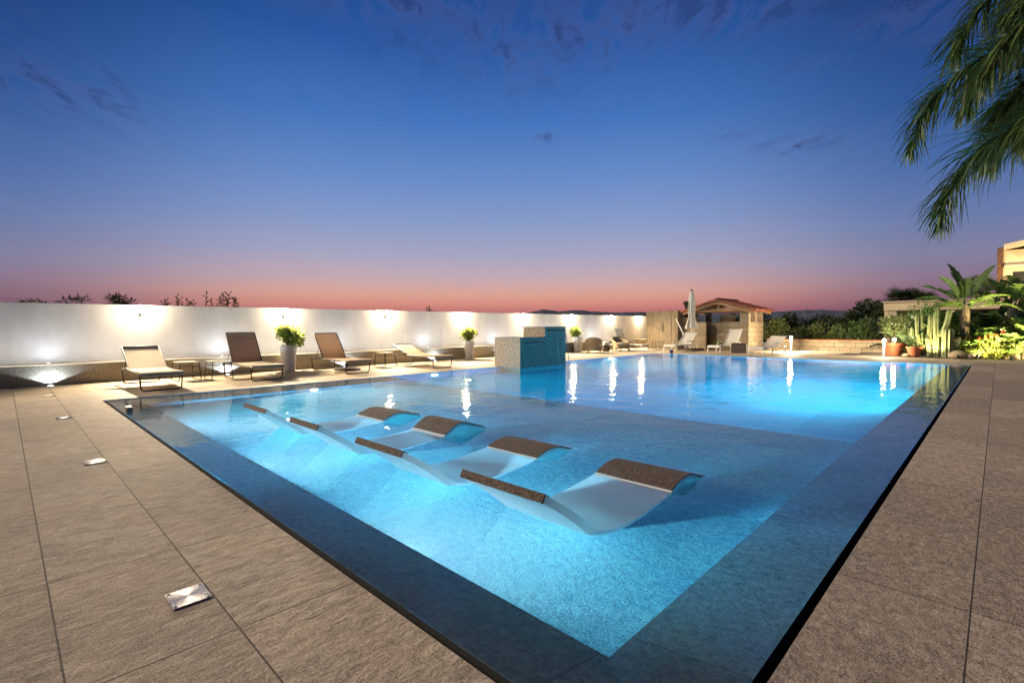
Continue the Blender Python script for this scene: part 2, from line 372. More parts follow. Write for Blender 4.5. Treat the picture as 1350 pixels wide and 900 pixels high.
# ------------------------------------------------------------------ sky
def build_world():
    w = bpy.data.worlds.new('World'); SC.world = w; w.use_nodes = True
    t = NT(w.node_tree); bg = w.node_tree.nodes['Background']
    g = t.n('ShaderNodeTexCoord').outputs['Generated']
    sp = t.n('ShaderNodeSeparateXYZ'); t.l(g, sp.inputs[0]); x, y, z = sp.outputs
    az = t.m('ARCTAN2', x, y); el = t.m('ARCSINE', z)
    hl = t.m('SQRT', t.m('MAXIMUM', t.m('ADD', t.m('MULTIPLY', x, x), t.m('MULTIPLY', y, y)), 1e-5))
    a0 = dir_ae(640, 430)[0]
    ca = t.m('DIVIDE', t.m('ADD', t.m('MULTIPLY', x, math.sin(a0)), t.m('MULTIPLY', y, math.cos(a0))), hl)
    S = srgb
    glow = t.ramp(z, [(0, S(140, 84, 100)), (.026, S(184, 108, 114)), (.044, S(212, 140, 126)), (.064, S(218, 162, 148)), (.095, S(194, 168, 178)),
                      (.14, S(164, 164, 194)), (.20, S(134, 154, 200)), (.28, S(100, 138, 199)), (.37, S(68, 116, 188)), (.48, S(38, 86, 159)), (.60, S(22, 61, 129)), (.75, S(14, 42, 100)), (1, S(10, 30, 76))])
    side = t.ramp(z, [(0, S(74, 62, 92)), (.026, S(108, 80, 104)), (.046, S(132, 100, 118)), (.072, S(138, 116, 140)), (.105, S(128, 126, 158)),
                      (.16, S(104, 122, 170)), (.24, S(72, 106, 166)), (.33, S(42, 84, 150)), (.45, S(24, 62, 124)), (.58, S(15, 44, 96)), (.75, S(11, 32, 78)), (1, S(9, 26, 66))])
    back = t.ramp(z, [(0, S(52, 52, 70)), (.2, S(70, 70, 96)), (.5, S(40, 52, 90)), (1, S(12, 28, 68))])
    f1 = t.ramp(ca, [(.72, 0.0), (.975, 1.0)], 'EASE')
    f2 = t.m('MULTIPLY', t.m('ADD', t.ramp(ca, [(0, 0.0), (.62, 1.0)], 'EASE'), 0.0), 1.0)
    col = t.mix(f2, back, t.mix(f1, side, glow))
    # thin cirrus and small dark clouds
    cv = t.n('ShaderNodeCombineXYZ')
    k = t.m('ADD', z, .12)
    t.l(t.m('DIVIDE', x, k), cv.inputs[0]); t.l(t.m('DIVIDE', y, k), cv.inputs[1])
    rot = t.n('ShaderNodeMapping'); rot.inputs['Rotation'].default_value = (0, 0, R(45)); t.l(cv.outputs[0], rot.inputs[0])
    n = t.noise(rot.outputs[0], 5.0, 10, .64, (1, 1.9, 1), .5)
    nf = t.noise(rot.outputs[0], 1.6, 5, .6, (1, 3.4, 1), .2)
    M_ = None
    for (px, py, wx, wy, k_) in ((800, 30, 190, 50, 1.0), (960, 14, 150, 36, .9), (640, 40, 110, 44, .7), (540, 8, 140, 28, .9), (1195, 22, 80, 24, .95), (1078, 85, 40, 14, .5),
                                 (1052, 190, 46, 8, .95), (970, 178, 30, 6, .5), (715, 181, 16, 5, .7), (730, 100, 26, 12, .7), (72, 114, 90, 30, .85), (700, 70, 80, 40, .8), (1235, 50, 50, 10, .5)):
        a, e = dir_ae(px, py); a1 = dir_ae(px + wx, py)[0]; e1 = dir_ae(px, py - wy)[1]
        q = t.m('ADD', t.m('POWER', t.m('DIVIDE', t.m('SUBTRACT', az, a), max(a1 - a, .004)), 2.0), t.m('POWER', t.m('DIVIDE', t.m('SUBTRACT', el, e), max(e1 - e, .003)), 2.0))
        g_ = t.m('MULTIPLY', t.m('EXPONENT', t.m('MULTIPLY', q, -.8)), k_)
        M_ = g_ if M_ is None else t.m('MAXIMUM', M_, g_)
    al = t.m('MULTIPLY', t.ramp(n, [(.40, 0.0), (.64, .72)], 'EASE'), t.m('POWER', M_, .8))
    ccol = t.ramp(n, [(.42, S(122, 124, 176)), (.50, S(84, 94, 150)), (.60, S(46, 60, 108))])
    col = t.mix(al, col, ccol)
    veil = t.m('MULTIPLY', t.ramp(nf, [(.45, 0.0), (.72, .22)]), t.ramp(z, [(.05, 1.0), (.35, .15)]))
    col = t.mix(veil, col, t.mix(.5, col, (.30, .26, .34)))
    sk = t.n('ShaderNodeTexSky', sky_type='NISHITA'); sk.sun_disc = False; sk.sun_elevation = R(-2); sk.sun_rotation = a0
    add = t.n('ShaderNodeMix', data_type='RGBA', blend_type='ADD'); add.inputs[0].default_value = .02
    t.l(col, add.inputs[6]); t.l(sk.outputs[0], add.inputs[7])
    t.l(add.outputs[2], bg.inputs['Color']); bg.inputs['Strength'].default_value = 1.0
build_world()

def sun(direction, k, ang, col):
    l = bpy.data.lights.new('sun', 'SUN'); l.energy = k; l.angle = R(ang); l.color = col; l.cycles.use_multiple_importance_sampling = False
    o = bpy.data.objects.new('sun', l); COL.objects.link(o)
    o.rotation_euler = Vector(direction).to_track_quat('-Z', 'Y').to_euler(); return o
sun((.76, .50, -.50), 3.9, 16, (1.0, .82, .61))  # added fill from the wall side standing in for lamp light; sun has set

def lamp(kind, name, parent, loc, aim, power, col, size=.05, spot=None, blend=.15, linear=None):
    l = bpy.data.lights.new(name, kind); l.energy = power; l.color = col
    if kind == 'AREA':
        if isinstance(size, tuple): l.shape = 'RECTANGLE'; l.size, l.size_y = size
        else: l.shape = 'DISK'; l.size = size; l.spread = R(180)
    else: l.shadow_soft_size = size
    if spot: l.spot_size = R(spot); l.spot_blend = blend
    if linear:
        l.use_nodes = True; t = NT(l.node_tree); em = l.node_tree.nodes.get('Emission')
        fo = t.n('ShaderNodeLightFalloff'); fo.inputs['Strength'].default_value = 1.0; fo.inputs['Smooth'].default_value = linear
        t.l(fo.outputs['Quadratic'], em.inputs['Strength'])
    o = bpy.data.objects.new(name, l); COL.objects.link(o); o.parent = parent; o.location = loc
    if aim: o.rotation_euler = Vector(aim).to_track_quat('-Z', 'Y').to_euler()
    return o

# ------------------------------------------------------------------ setting
PX0, PX1, PY0, PY1 = -10.62, -.58, 1.14, 19.8       # pool outline
IX0, IX1, IY0 = -9.75, -1.05, 1.60                  # inner shelf outline
SHY, ZS, ZD, ZW = 6.55, -.45, -1.45, -.008
def sheet(name, rects, m, z=0.0, label=None):
    b = MB()
    for x0, x1, y0, y1 in rects: b.quad((x0, y0, z), (x1, y0, z), (x1, y1, z), (x0, y1, z))
    return tag(b.build(name, m, fix=False), kind='structure')
deck_edge = MB()
SL = .044
sheet('pool_deck', [(-10.66, 7, -8, PY0 - .005), (-14.2, -10.66, -8, PY0 - .005)], m_deck)
sheet('garden_side_deck', [(PX1 + SL, 7, PY0 - .005, 23.4), ], m_deck_r)
sheet('wall_side_deck', [(-14.2, PX0, PY0 - .005, 26.0), (PX0, PX1 + SL, PY1, 26.0)], m_deck_w)
b = MB()   # slot: trench between deck and overflow rim, its shade painted near black
y0 = PY0 - .005; y1 = PY0 + SL
b.quad((PX0, y0, 0), (PX1 + SL, y0, 0), (PX1 + SL, y0, -.3), (PX0, y0, -.3))
b.quad((PX1 + SL, y0, 0), (PX1 + SL, PY1, 0), (PX1 + SL, PY1, -.3), (PX1 + SL, y0, -.3))
b.quad((PX0, y0, -.3), (PX1 + SL, y0, -.3), (PX1 + SL, y1, -.3), (PX0, y1, -.3))
b.quad((PX1, y1, -.3), (PX1 + SL, y1, -.3), (PX1 + SL, PY1, -.3), (PX1, PY1, -.3))
zo_ = -.0125
b.quad((PX0, y1, -.3), (PX1, y1, -.3), (PX1, y1, zo_), (PX0, y1, zo_))
b.quad((PX1, y1, -.3), (PX1, PY1, -.3), (PX1, PY1, zo_), (PX1, y1, zo_))
tag(b.build('overflow_slot', m_slot, fix=False), kind='structure')
b = MB()   # sloping stone rim under the water film, mitred at the corner
zo, zi = -.012, -.13
b.quad((PX0, y1, zo), (PX1, y1, zo), (IX1, IY0, zi), (PX0, IY0, zi))
b.quad((PX1, y1, zo), (PX1, PY1, zo), (IX1, PY1, zi), (IX1, IY0, zi))
tag(b.build('pool_rim', m_rim, fix=False), kind='structure')
b = MB()   # basin: shelf, bench, walls, deep end
b.quad((IX0, IY0, ZS), (IX1, IY0, ZS), (IX1, SHY, ZS), (IX0, SHY, ZS))
b.quad((PX0, IY0, zi), (IX0, IY0, zi), (IX0, SHY, zi), (PX0, SHY, zi))
b.quad((IX0, IY0, zi), (IX0, IY0, ZS), (IX0, SHY, ZS), (IX0, SHY, zi))
b.quad((IX0, IY0, zi), (IX1, IY0, zi), (IX1, IY0, ZS), (IX0, IY0, ZS))
b.quad((IX1, IY0, zi), (IX1, PY1, zi), (IX1, PY1, ZD), (IX1, SHY, ZD), (IX1, SHY, ZS), (IX1, IY0, ZS))
tag(b.build('pool_shelf', m_pool, fix=False), kind='structure')
b = MB()
b.quad((PX0, SHY, ZD), (IX1, SHY, ZD), (IX1, PY1, ZD), (PX0, PY1, ZD))
b.quad((PX0, SHY, zi), (IX0, SHY, zi), (IX0, SHY, ZS), (IX1, SHY, ZS), (IX1, SHY, ZD), (PX0, SHY, ZD))
b.quad((PX0, y1, 0), (PX0, PY1, 0), (PX0, PY1, ZD), (PX0, y1, ZD))
b.quad((PX0, PY1, 0), (PX1, PY1, 0), (PX1, PY1, ZD), (PX0, PY1, ZD))
tag(b.build('pool_basin', m_deep, fix=False), kind='structure')
wb = MB(); e = .004
wb.box(PX0 - .02, PX1 - e, y1 + e, PY1 + .02, ZD - .03, ZW)
tag(wb.build('water', m_water), kind='structure')

# ground sheet to the horizon, with a hole for the pool terrace
b = MB(); zg = -.05; B = 9000
for x0, x1, yy0, yy1 in ((-B, B, -B, -8), (-B, -14.2, -8, 26), (7, B, -8, 26), (-B, B, 26, B)):
    b.quad((x0, yy0, zg), (x1, yy0, zg), (x1, yy1, zg), (x0, yy1, zg))
tag(b.build('ground', m_ground, fix=False), kind='structure')
sheet('planting_bed', [(PX1 + SL, 7, 23.4, 26.0), (-4.6, PX1 + SL, 23.0, 26.0)], m_soil, z=.006)
# distant hills
def hills(name, px0, px1, prof, dist, zb=-40):
    b = MB(); N = 60; rows = []
    for i in range(N + 1):
        px = px0 + (px1 - px0) * i / N; r = ray(px, 425); r.z = 0; r.normalize()
        u = i / N; e = 0
        for j in range(len(prof) - 1):
            if prof[j][0] <= u <= prof[j + 1][0]:
                q = (u - prof[j][0]) / (prof[j + 1][0] - prof[j][0]); q = q * q * (3 - 2 * q); e = prof[j][1] * (1 - q) + prof[j + 1][1] * q
        h = e * dist / 657 * (1 + rnd(-.03, .03)) + H
        rows.append([(r * dist * .90).to_tuple()[:2] + (zb,), (r * dist * .95).to_tuple()[:2] + (h * .55,), (r * dist).to_tuple()[:2] + (h,), (r * dist * 1.1).to_tuple()[:2] + (zb,)])
    for i in range(N):
        for k in range(3): b.quad(rows[i][k], rows[i + 1][k], rows[i + 1][k + 1], rows[i][k + 1])
    tag(b.build(name, m_hill, smooth=True, fix=False), kind='structure')
hills('hills', 610, 900, [(0, 10), (.12, 15.5), (.28, 17), (.37, 22), (.45, 19.5), (.52, 20.5), (.64, 17.5), (1, 16.5)], 6000)
hills('far_coast', 890, 1260, [(0, 14), (.3, 15), (.5, 17), (.7, 14), (1, 12)], 7000)

# ------------------------------------------------------------------ boundary wall and its lights
wall = thing('boundary_wall', 'long white plastered wall with grey stone plinth behind the sun loungers', 'wall', (-14.2, 0, 0))
MB().box(-.8, -.5, -12, 27.4, 0, 1.72).build('plaster_wall', m_plaster, wall, bevel=.012)
MB().box(-.496, 0, -12, 27.4, -.02, .425).build('plinth', m_plinth, wall)
MB().box(-.497, .012, -12, 27.4, .426, .452).build('ledge', m_ledge, wall, bevel=.004)
MB().box(-.815, -.485, -12, 27.4, 1.721, 1.745).build('coping', m_plaster, wall, bevel=.005)
WARM = (1.0, .80, .53); COOL = (.68, .82, 1.0)
names = ['white wall lamp above the cream lounger, nearest to the photo left edge', 'wall lamp directly above the large bushy white planter', 'wall lamp between the two tan loungers, above the low side table',
         'wall lamp above the tapered planter left of the stone fountain', 'wall lamp just left of the upper fountain block', 'wall lamp above the planter right of the stone fountain',
         'wall lamp above the pair of wicker armchairs', 'last wall lamp, beside the wooden shower screen']
lampY = [2.32, 5.66, 8.98, 12.33, 15.68, 19.03, 22.45, 25.4]
proto = None
for i, (yy, lb) in enumerate(zip(lampY, names)):
    if proto is None:
        t_ = thing('wall_lamp', lb, 'wall lamp', (-14.7, yy, 1.58), group='lamps along the white boundary wall'); proto = t_
        MB().box(0.001, .064, -.035, .035, -.025, .03).build('bracket', m_walu, t_, bevel=.004)
        MB().lathe([(.030, -.03), (.034, -.02), (.036, .03), (.030, .035)], 18, (.095, 0, 0)).build('body', m_walu, t_, smooth=True)
        MB().lathe([(.030, .036), (.064, .06), (.074, .10), (.064, .14), (.015, .168)], 16, (.095, 0, 0)).build('bulb', m_warm, t_, smooth=True)
        lamp('POINT', 'wall_lamp_light', t_, (.22, 0, .10), None, 60, WARM, .06)
        lamp('SPOT', 'wall_lamp_downlight', t_, (.22, 0, .08), (1.35, 0, -1), 1450, WARM, .05, spot=118, blend=1.0)
    else:
        t_ = copy_tree(proto); t_.location = (-14.7, yy, 1.58); t_['label'] = lb
upY = [.68, 4.0, 7.2, 10.55, 13.95, 17.3, 20.7]
upl = ['floor uplight throwing a pale cone on the plinth at the photo left edge', 'floor uplight behind the side table of the dark lounger', 'floor uplight behind the tan lounger with the parasol base',
       'floor uplight behind the flattest lounger', 'floor uplight on the wall hidden just left of the stone fountain', 'floor uplight behind the stone fountain blocks', 'floor uplight between the wicker armchairs']
proto = None
for i, yy in enumerate(upY):
    if proto is None:
        t_ = thing('floor_uplight', upl[i], 'uplight', (-14.06, yy, 0), group='recessed uplights along the plinth'); proto = t_
        MB().lathe([(.062, .001), (.062, .006), (.05, .008)], 20).build('trim_ring', m_steel, t_, smooth=True)
        MB().lathe([(.046, .0085), (.044, .011)], 18).build('lens', m_cool, t_)
        lamp('SPOT', 'uplight_lamp', t_, (-.055, 0, .03), (0, 0, 1), 44, COOL, .012, spot=140, blend=.10)
    else:
        t_ = copy_tree(proto); t_.location = (-14.06, yy, 0); t_['label'] = upl[i]
upl2 = [s.replace('floor uplight', 'ledge uplight').replace('throwing a pale cone on the plinth', 'washing the white wall') for s in upl]
proto = None
for i, yy in enumerate(upY):
    if proto is None:
        t_ = thing('ledge_uplight', upl2[i], 'uplight', (-14.48, yy, .452), group='small uplights on the plinth ledge'); proto = t_
        MB().lathe([(.04, .001), (.04, .010), (.032, .012)], 18).build('trim_ring', m_steel, t_, smooth=True)
        MB().lathe([(.030, .0125), (.028, .014)], 16).build('lens', m_cool, t_)
        lamp('SPOT', 'ledge_lamp', t_, (.12, 0, .03), (-.42, 0, 1), 10, COOL, .08, spot=160, blend=1.0)
        q = lamp('AREA', 'wall_fill', t_, (.36, 0, .012), None, 10.5, (1.0, .95, .88), (.02, 3.2)); q.rotation_euler = (0, R(180 - 30), 0)  # added wall fill without a fitting, evens out the wall brightness
    else:
        t_ = copy_tree(proto); t_.location = (-14.48, yy, .452); t_['label'] = upl2[i]

# ------------------------------------------------------------------ pool lights
def pool_light(loc, aim, label, power, col=(.90, .87, 1.0)):
    rz = math.atan2(aim[1], aim[0])
    t_ = thing('pool_light', label, 'pool light', loc, rz, 'underwater pool lights')
    bz = MB().tube([(.002, 0, 0), (.022, 0, 0)], [.085, .075], 20).build('bezel', m_steel, t_, smooth=True)
    MB().tube([(.0225, 0, 0), (.026, 0, 0)], [.062, .060], 20).build('lens', m_pwht, t_)
    lamp('AREA', 'pool_lamp', t_, (.05, 0, 0), (1, 0, .0), power, col, .14)
PL = 350
pool_light((-2.62, IY0, -.29), (0, 1), 'pool light glaring white in the near shelf wall beside the closest floating lounger', PL)
pool_light((-5.05, IY0, -.29), (0, 1), 'pool light in the shelf wall at the middle of the lounger row', PL)
pool_light((-7.5, IY0, -.29), (0, 1), 'pool light in the shelf wall nearest the white wall', PL)
pool_light((IX0, 4.3, -.29), (1, .12), 'added pool light in the bench wall beyond the farthest wave lounger', PL * 2.2)  # added to lift the murky shelf behind the loungers
pool_light((IX1, 11.6, -.55), (-1, 0), 'pool light in the side wall under the dark rim, halfway down the pool', PL * 4.0, (.36, .93, 1.0))
pool_light((IX1, 16.8, -.55), (-1, 0), 'added pool light in the side wall under the dark rim, at the planted end', PL * 4.0, (.36, .93, 1.0))  # added to fill the deep end with light
pool_light((PX0, 7.9, -.55), (1, 0), 'pool light in the wall just in front of the stone fountain', PL * 1.25, (.36, .93, 1.0))
pool_light((PX0, 16.2, -.55), (1, 0), 'added pool light in the wall beyond the stone fountain', PL * 4.0, (.36, .93, 1.0))  # likewise added to brighten the deep water

# ------------------------------------------------------------------ in-pool ledge loungers
def pool_lounger(x0, x1, label, cr, tip):
    w = (x1 - x0) / 2
    t_ = thing('pool_lounger', label, 'pool lounger', ((x0 + x1) / 2, 0, ZS), 0, 'white wave loungers standing in the pool')
    prof = smooth_path([(0, 1.965, .315), (0, 2.10, .235), (0, 2.26, .125), (0, 2.43, -.01), (0, 2.62, -.12), (0, 2.84, -.145), (0, 3.05, -.11), (0, 3.24, -.055), (0, 3.41, cr * .25), (0, 3.56, cr), (0, 3.70, cr * .92), (0, 3.84, cr * .4 + tip * .5), (0, 3.98, tip)], 5)
    P = [(p.y, p.z - ZS) for p in prof]
    def off(i):
        a = Vector(P[max(i - 1, 0)]); c = Vector(P[min(i + 1, len(P) - 1)]); d = (c - a).normalized(); return Vector((-d.y, d.x))
    top = []; bot = []; N = len(P)
    for i, p in enumerate(P):
        n = off(i); u = i / (N - 1); k = .042 + .010 * math.sin(PI * min(1, u / .45)) if u < .45 else .042 - (u - .45) * .045
        top.append(p); bot.append((p[0] - n.x * k, p[1] - n.y * k))
    MB().strip(top, bot, -w, w, 6).build('shell', m_shell, t_, smooth=True)
    iw = min(i for i in range(35, N) if P[i][1] + ZS > -.004); tp = []; bt = []
    for i in range(iw, N - 2):
        n = off(i); tp.append((P[i][0] + n.x * .009, P[i][1] + n.y * .009)); bt.append((P[i][0] + n.x * .001, P[i][1] + n.y * .001))
    MB().strip(tp, bt, -w + .004, w - .004, 4).build('head_pad', m_pad, t_, smooth=True)
    # woven band closing the foot end
    d = (Vector(P[1]) - Vector(P[0])).normalized(); n = off(0); q = Vector(P[0]); r = Vector(bot[0])
    A = q + n * .006 + d * .03; B_ = q + n * .006 - d * .012; C_ = r - n * .002 - d * .012; D_ = r - n * .002 - d * .001; E_ = q + n * .001 - d * .001; F_ = q + n * .001 + d * .03
    MB().sweep([tuple(v) for v in (A, B_, C_, D_, E_, F_)], -w + .003, w - .003, 'x').build('foot_band', m_pad, t_)
    MB().sweep([(2.74, 0), (3.12, 0), (3.06, .27), (2.78, .24)], -w * .5, w * .3, 'x').build('pedestal', m_shell, t_, bevel=.02)
    return t_
pool_lounger(-2.345, -1.675, 'nearest white wave lounger in the pool, its whole foot end in view', .050, -.035)
pool_lounger(-3.645, -2.985, 'second nearest wave lounger in the pool, left of the nearest one', .045, -.035)
pool_lounger(-4.945, -4.33, 'wave lounger showing the hollow teal underside of its head end above the water', .105, .015)
pool_lounger(-6.26, -5.59, 'farthest wave lounger in the pool, only a small curved head end above the water', .07, .0)

# ------------------------------------------------------------------ sling loungers by the wall
def sling_lounger(loc, ang, label, rz=0.0, fab=None, backfab=None, w=.34):
    t_ = thing('sun_lounger', label, 'sun lounger', loc, rz, 'bronze framed sun loungers along the wall')
    zs = .355; L0 = .05; hx = -1.30; rx = -2.05; bl = .86
    fab = fab or m_sling; backfab = backfab or fab
    # seat sling, slightly sagging and rolled over the front rail
    tp = smooth_path([(0, L0 + .02, zs - .045), (0, L0 + .005, zs + .002), (0, -.12, zs + .012), (0, -.65, zs - .004), (0, hx + .01, zs + .008)], 5)
    m = MB(); pr = [(p.y, p.z) for p in tp]
    poly = pr + [(p[0], p[1] - .022) for p in reversed(pr)]
    m.sweep(poly, -w, w, 'y'); m.build('seat_sling', fab, t_, smooth=True)
    fr = MB()
    for s in (-1, 1):
        fr.tube(fillet([(L0, s * w, zs - .03), (hx, s * (w + .012), zs - .018), (rx, s * (w + .012), zs - .035)], .05), .015, 8)
    fr.tube([(L0 + .01, -w, zs - .035), (L0 + .01, w, zs - .035)], .016, 8)
    fr.tube([(rx, -w - .012, zs - .035), (rx, w + .012, zs - .035)], .014, 8)
    fr.build('seat_frame', m_dark, t_, smooth=True)
    for x, dx in ((-.04, -.05), (rx + .06, .04)):
        MB().tube(fillet([(x, -w + .0, zs - .05), (x + dx * .3, -w + .015, .014), (x + dx * .3, w - .015, .014), (x, w, zs - .05)], .075, 6), .0135, 8).build('leg', m_dark, t_, smooth=True)
    ca, sa = math.cos(R(ang)), math.sin(R(ang))
    def bp(u, v=0.0): return (hx - u * ca + v * sa, zs + .01 + u * sa + v * ca)
    bpts = [(0, -.004), (.2, -.018), (.45, -.022), (.7, -.012), (bl - .02, 0)]
    pr = [bp(u, v) for u, v in bpts]; pr2 = [bp(u, v - .014) for u, v in bpts]
    MB().sweep(pr + pr2[::-1], -w + .02, w - .02, 'y').build('back_sling', backfab, t_, smooth=True)
    bf = MB(); lo = bp(-.02, -.006); hi = bp(bl, 0)
    bf.tube(fillet([(lo[0], -w + .012, lo[1]), (hi[0], -w + .012, hi[1]), (hi[0], w - .012, hi[1]), (lo[0], w - .012, lo[1])], .03, 4), .0145, 8)
    a = bp(bl - .14, -.02); bf.tube([(a[0], -w + .02, a[1]), (a[0], w - .02, a[1])], .009, 6)
    bf.build('back_frame', m_dark, t_, smooth=True)
    a = bp(.42, -.02)
    for s in (-1, 1): MB().tube([(a[0], s * (w - .03), a[1]), (a[0] - .22 * min(1, sa * 1.4), s * (w - .03), zs - .03)], .008, 6).build('back_prop', m_dark, t_, smooth=True)
    return t_
sling_lounger((-11.42, 2.12, 0), 30, 'cream sling lounger with low-raised back, standing at the left end of the pool', fab=m_cream)
sling_lounger((-11.74, 4.16, 0), 55, 'lounger with the dark brown, most upright mesh back and a side table at its left', fab=m_cream, backfab=m_sling_shade)
sling_lounger((-11.74, 6.38, 0), 50, 'tan lounger with raised back standing over the dark round parasol base', fab=m_sling)
sling_lounger((-11.47, 8.90, 0), 19, 'tan lounger lying almost flat, next left of the fountain', fab=m_sling)

def side_table(loc, label, rz=0.0):
    t_ = thing('side_table', label, 'side table', loc, rz, 'small wire side tables between the loungers')
    s = .205; h = .43
    MB().box(-s, s, -s, s, h - .012, h).build('table_top', m_cream, t_, bevel=.004)
    for q in (-1, 1):
        MB().tube(fillet([(-s + .02, q * (s - .01), h - .015), (-s - .02, q * (s + .02), .012), (s + .02, q * (s + .02), .012), (s - .02, q * (s - .01), h - .015)], .035), .010, 7).build('leg', m_dark, t_, smooth=True)
    st = MB()
    for q in (-1, 1):
        st.tube([(-s, q * s, h - .10), (s, q * s, h - .10)], .007, 6); st.tube([(q * s, -s, h - .10), (q * s, s, h - .10)], .007, 6)
    st.build('stretcher', m_dark, t_, smooth=True)
side_table((-13.25, 2.92, 0), 'side table half hidden behind the cream lounger', R(8))
side_table((-13.02, 3.52, 0), 'side table standing at the left of the dark-backed lounger', R(5))
side_table((-13.25, 8.08, 0), 'side table standing alone between the two tan loungers', R(12))

t_ = thing('parasol_base', 'dark round parasol base with short tube under the tan lounger', 'parasol base', (-13.0, 6.72, 0))
MB().lathe([(.34, .0), (.36, .02), (.35, .05), (.30, .07), (.06, .085)], 32).build('weight', m_dark, t_, smooth=True)
MB().lathe([(.032, .08), (.032, .36), (.028, .365)], 14).build('tube', m_dark, t_, smooth=True)
MB().tube([(.03, 0, .3), (.075, 0, .3)], .012, 8).build('knob', m_blk, t_, smooth=True)

# ------------------------------------------------------------------ foliage helpers
def leaf_quad(b, p, d, up, ln, wd, fold=.25):
    d = Vector(d).normalized(); s = d.cross(Vector(up)); s = s.normalized() if s.length > 1e-4 else d.orthogonal().normalized()
    n = s.cross(d); p = Vector(p)
    b.add([p, p + d * ln * .45 + s * wd * .5 - n * fold * wd, p + d * ln, p + d * ln * .45 - s * wd * .5 - n * fold * wd, p + d * ln * .5],
          [(0, 1, 4), (1, 2, 4), (2, 3, 4), (3, 0, 4)])
def rdir():
    while 1:
        v = Vector((rnd(-1, 1), rnd(-1, 1), rnd(-1, 1)))
        if .05 < v.length < 1: return v.normalized()
def leaf_cloud(b, c, rad, n, ln, wd, shell=.55, upb=.3, sc=(1, 1, 1), droop=0):
    for _ in range(n):
        v = rdir(); r = rad * (shell + (1 - shell) * random.random() ** .5) * (1 + .18 * math.sin(v.x * 7 + v.z * 5 + c[0] * 3))
        p = Vector((c[0] + v.x * r * sc[0], c[1] + v.y * r * sc[1], c[2] + v.z * r * sc[2]))
        d = (v + rdir() * .8 + Vector((0, 0, upb - droop))).normalized(); k = rnd(.65, 1.25)
        leaf_quad(b, p, d, rdir(), ln * k, wd * k)
def planter(loc, label, h, rt, rb, pr, ph, n, m):
    t_ = thing('planter', label, 'planter', loc, 0, 'tall white planters along the wall')
    pt = MB().lathe([(rb, 0), (rb * 1.01, .01), (rt, h - .01), (rt * .99, h), (rt * .90, h), (rt * .88, h - .05)], 32).build('pot', m_pot, t_, smooth=True)
    pl = MB()
    for k in range(9):
        a = rnd(0, 6.28); r = pr * rnd(.2, .65); leaf_cloud(pl, (r * math.cos(a), r * math.sin(a), h + ph * rnd(.25, .72)), pr * rnd(.25, .62), n // 12, .12, .065, .2)
    for k in range(26):
        a = rnd(0, 6.28); r = pr * rnd(.3, .95); z = h + ph * rnd(.5, 1.0) * (1 - .4 * (r / pr))
        pl.tube([(0, 0, h - .06), (r * .5 * math.cos(a), r * .5 * math.sin(a), h + (z - h) * .6), (r * math.cos(a), r * math.sin(a), z)], .006, 4)
    pl.build('foliage', m, t_, fix=False)
    MB().lathe([(rt * .88, h - .06), (rt * .5, h - .04), (.02, h - .035)], 20).build('soil', m_soil, t_)
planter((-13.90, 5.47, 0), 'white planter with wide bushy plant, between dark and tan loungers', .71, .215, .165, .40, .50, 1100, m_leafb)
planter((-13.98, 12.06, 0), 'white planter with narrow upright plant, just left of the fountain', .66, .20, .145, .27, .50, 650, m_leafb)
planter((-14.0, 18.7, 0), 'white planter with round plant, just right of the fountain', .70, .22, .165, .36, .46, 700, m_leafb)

# ------------------------------------------------------------------ fountain
t_ = thing('fountain', 'stepped granite fountain of two blocks spilling water into the pool', 'fountain', (-9.83, 10.4, 0))
MB().box(-1.07, 0, 0, 1.098, ZD, .845).build('lower_block', m_granite, t_, bevel=.008)
MB().box(-1.09, .015, -.015, 1.097, .848, .875).build('lower_cap', m_cope, t_, bevel=.004)
MB().box(-.90, 0.001, 1.1, 2.10, ZD, 1.155).build('upper_block', m_granite, t_, bevel=.008)
MB().box(-.915, .016, 1.085, 2.115, 1.158, 1.188).build('upper_cap', m_cope, t_, bevel=.004)
for (a, bb, z) in ((.28, 1.0, .70), (1.22, 2.06, 1.045)):
    sp_ = MB().box(.0015, .012, a - .02, bb + .02, z - .02, z + .025).build('spout', m_hole, t_)
    MB().box(.012, .055, a, bb, z - .02, z - .008).build('spout_lip', m_steel, sp_)
def stream(ya, yb, z, na, th, ka, kb, mm):
    b = MB(); N = 14
    f = lambda q: (.056 + .22 * q, z - .02 - (z + .02) * q ** 1.8)
    sh = lambda q, y: y + (ka + kb - 2 * y) * .5 * .18 * q
    P_ = [[(f(q)[0] - o, sh(q, y), f(q)[1]) for (y, o) in ((ya, 0), (yb, 0), (yb, th), (ya, th))] for q in [i / N for i in range(N + 1)]]
    for i in range(N):
        for k in range(4): b.quad(P_[i][k], P_[i][(k + 1) % 4], P_[i + 1][(k + 1) % 4], P_[i + 1][k])
    b.quad(*P_[0]); b.quad(*P_[-1])
    b.build(na, mm, t_, smooth=True)
for ka, kb, z in ((.42, .98, .70), (1.42, 2.0, 1.045)):
    stream(ka, ka + .035, z, 'water_strand', .010, ka, kb, m_foam); stream(kb - .03, kb, z, 'water_strand', .010, ka, kb, m_foam)
# small things at the pool edge
t_ = thing('chlorine_floater', 'small dark blue ball on the far edge of the pool below the parasol', 'pool floater', (-9.98, 19.95, 0))
MB().ico((0, 0, .10), .085, 2).build('ball', m_navy, t_, smooth=True)
MB().lathe([(.05, .0), (.06, .01), (.05, .03)], 14).build('foot', m_blk, t_, smooth=True)
t_ = thing('rim_block', 'small brown block with white top standing on the rim at the left corner', 'block', (-9.08, 1.27, -.04))
MB().box(-.09, .09, -.035, .035, 0, .085).build('block_body', m_wood, t_, bevel=.006)
MB().box(-.085, .085, -.032, .032, .0855, .096).build('block_top', m_walu, t_, bevel=.004)

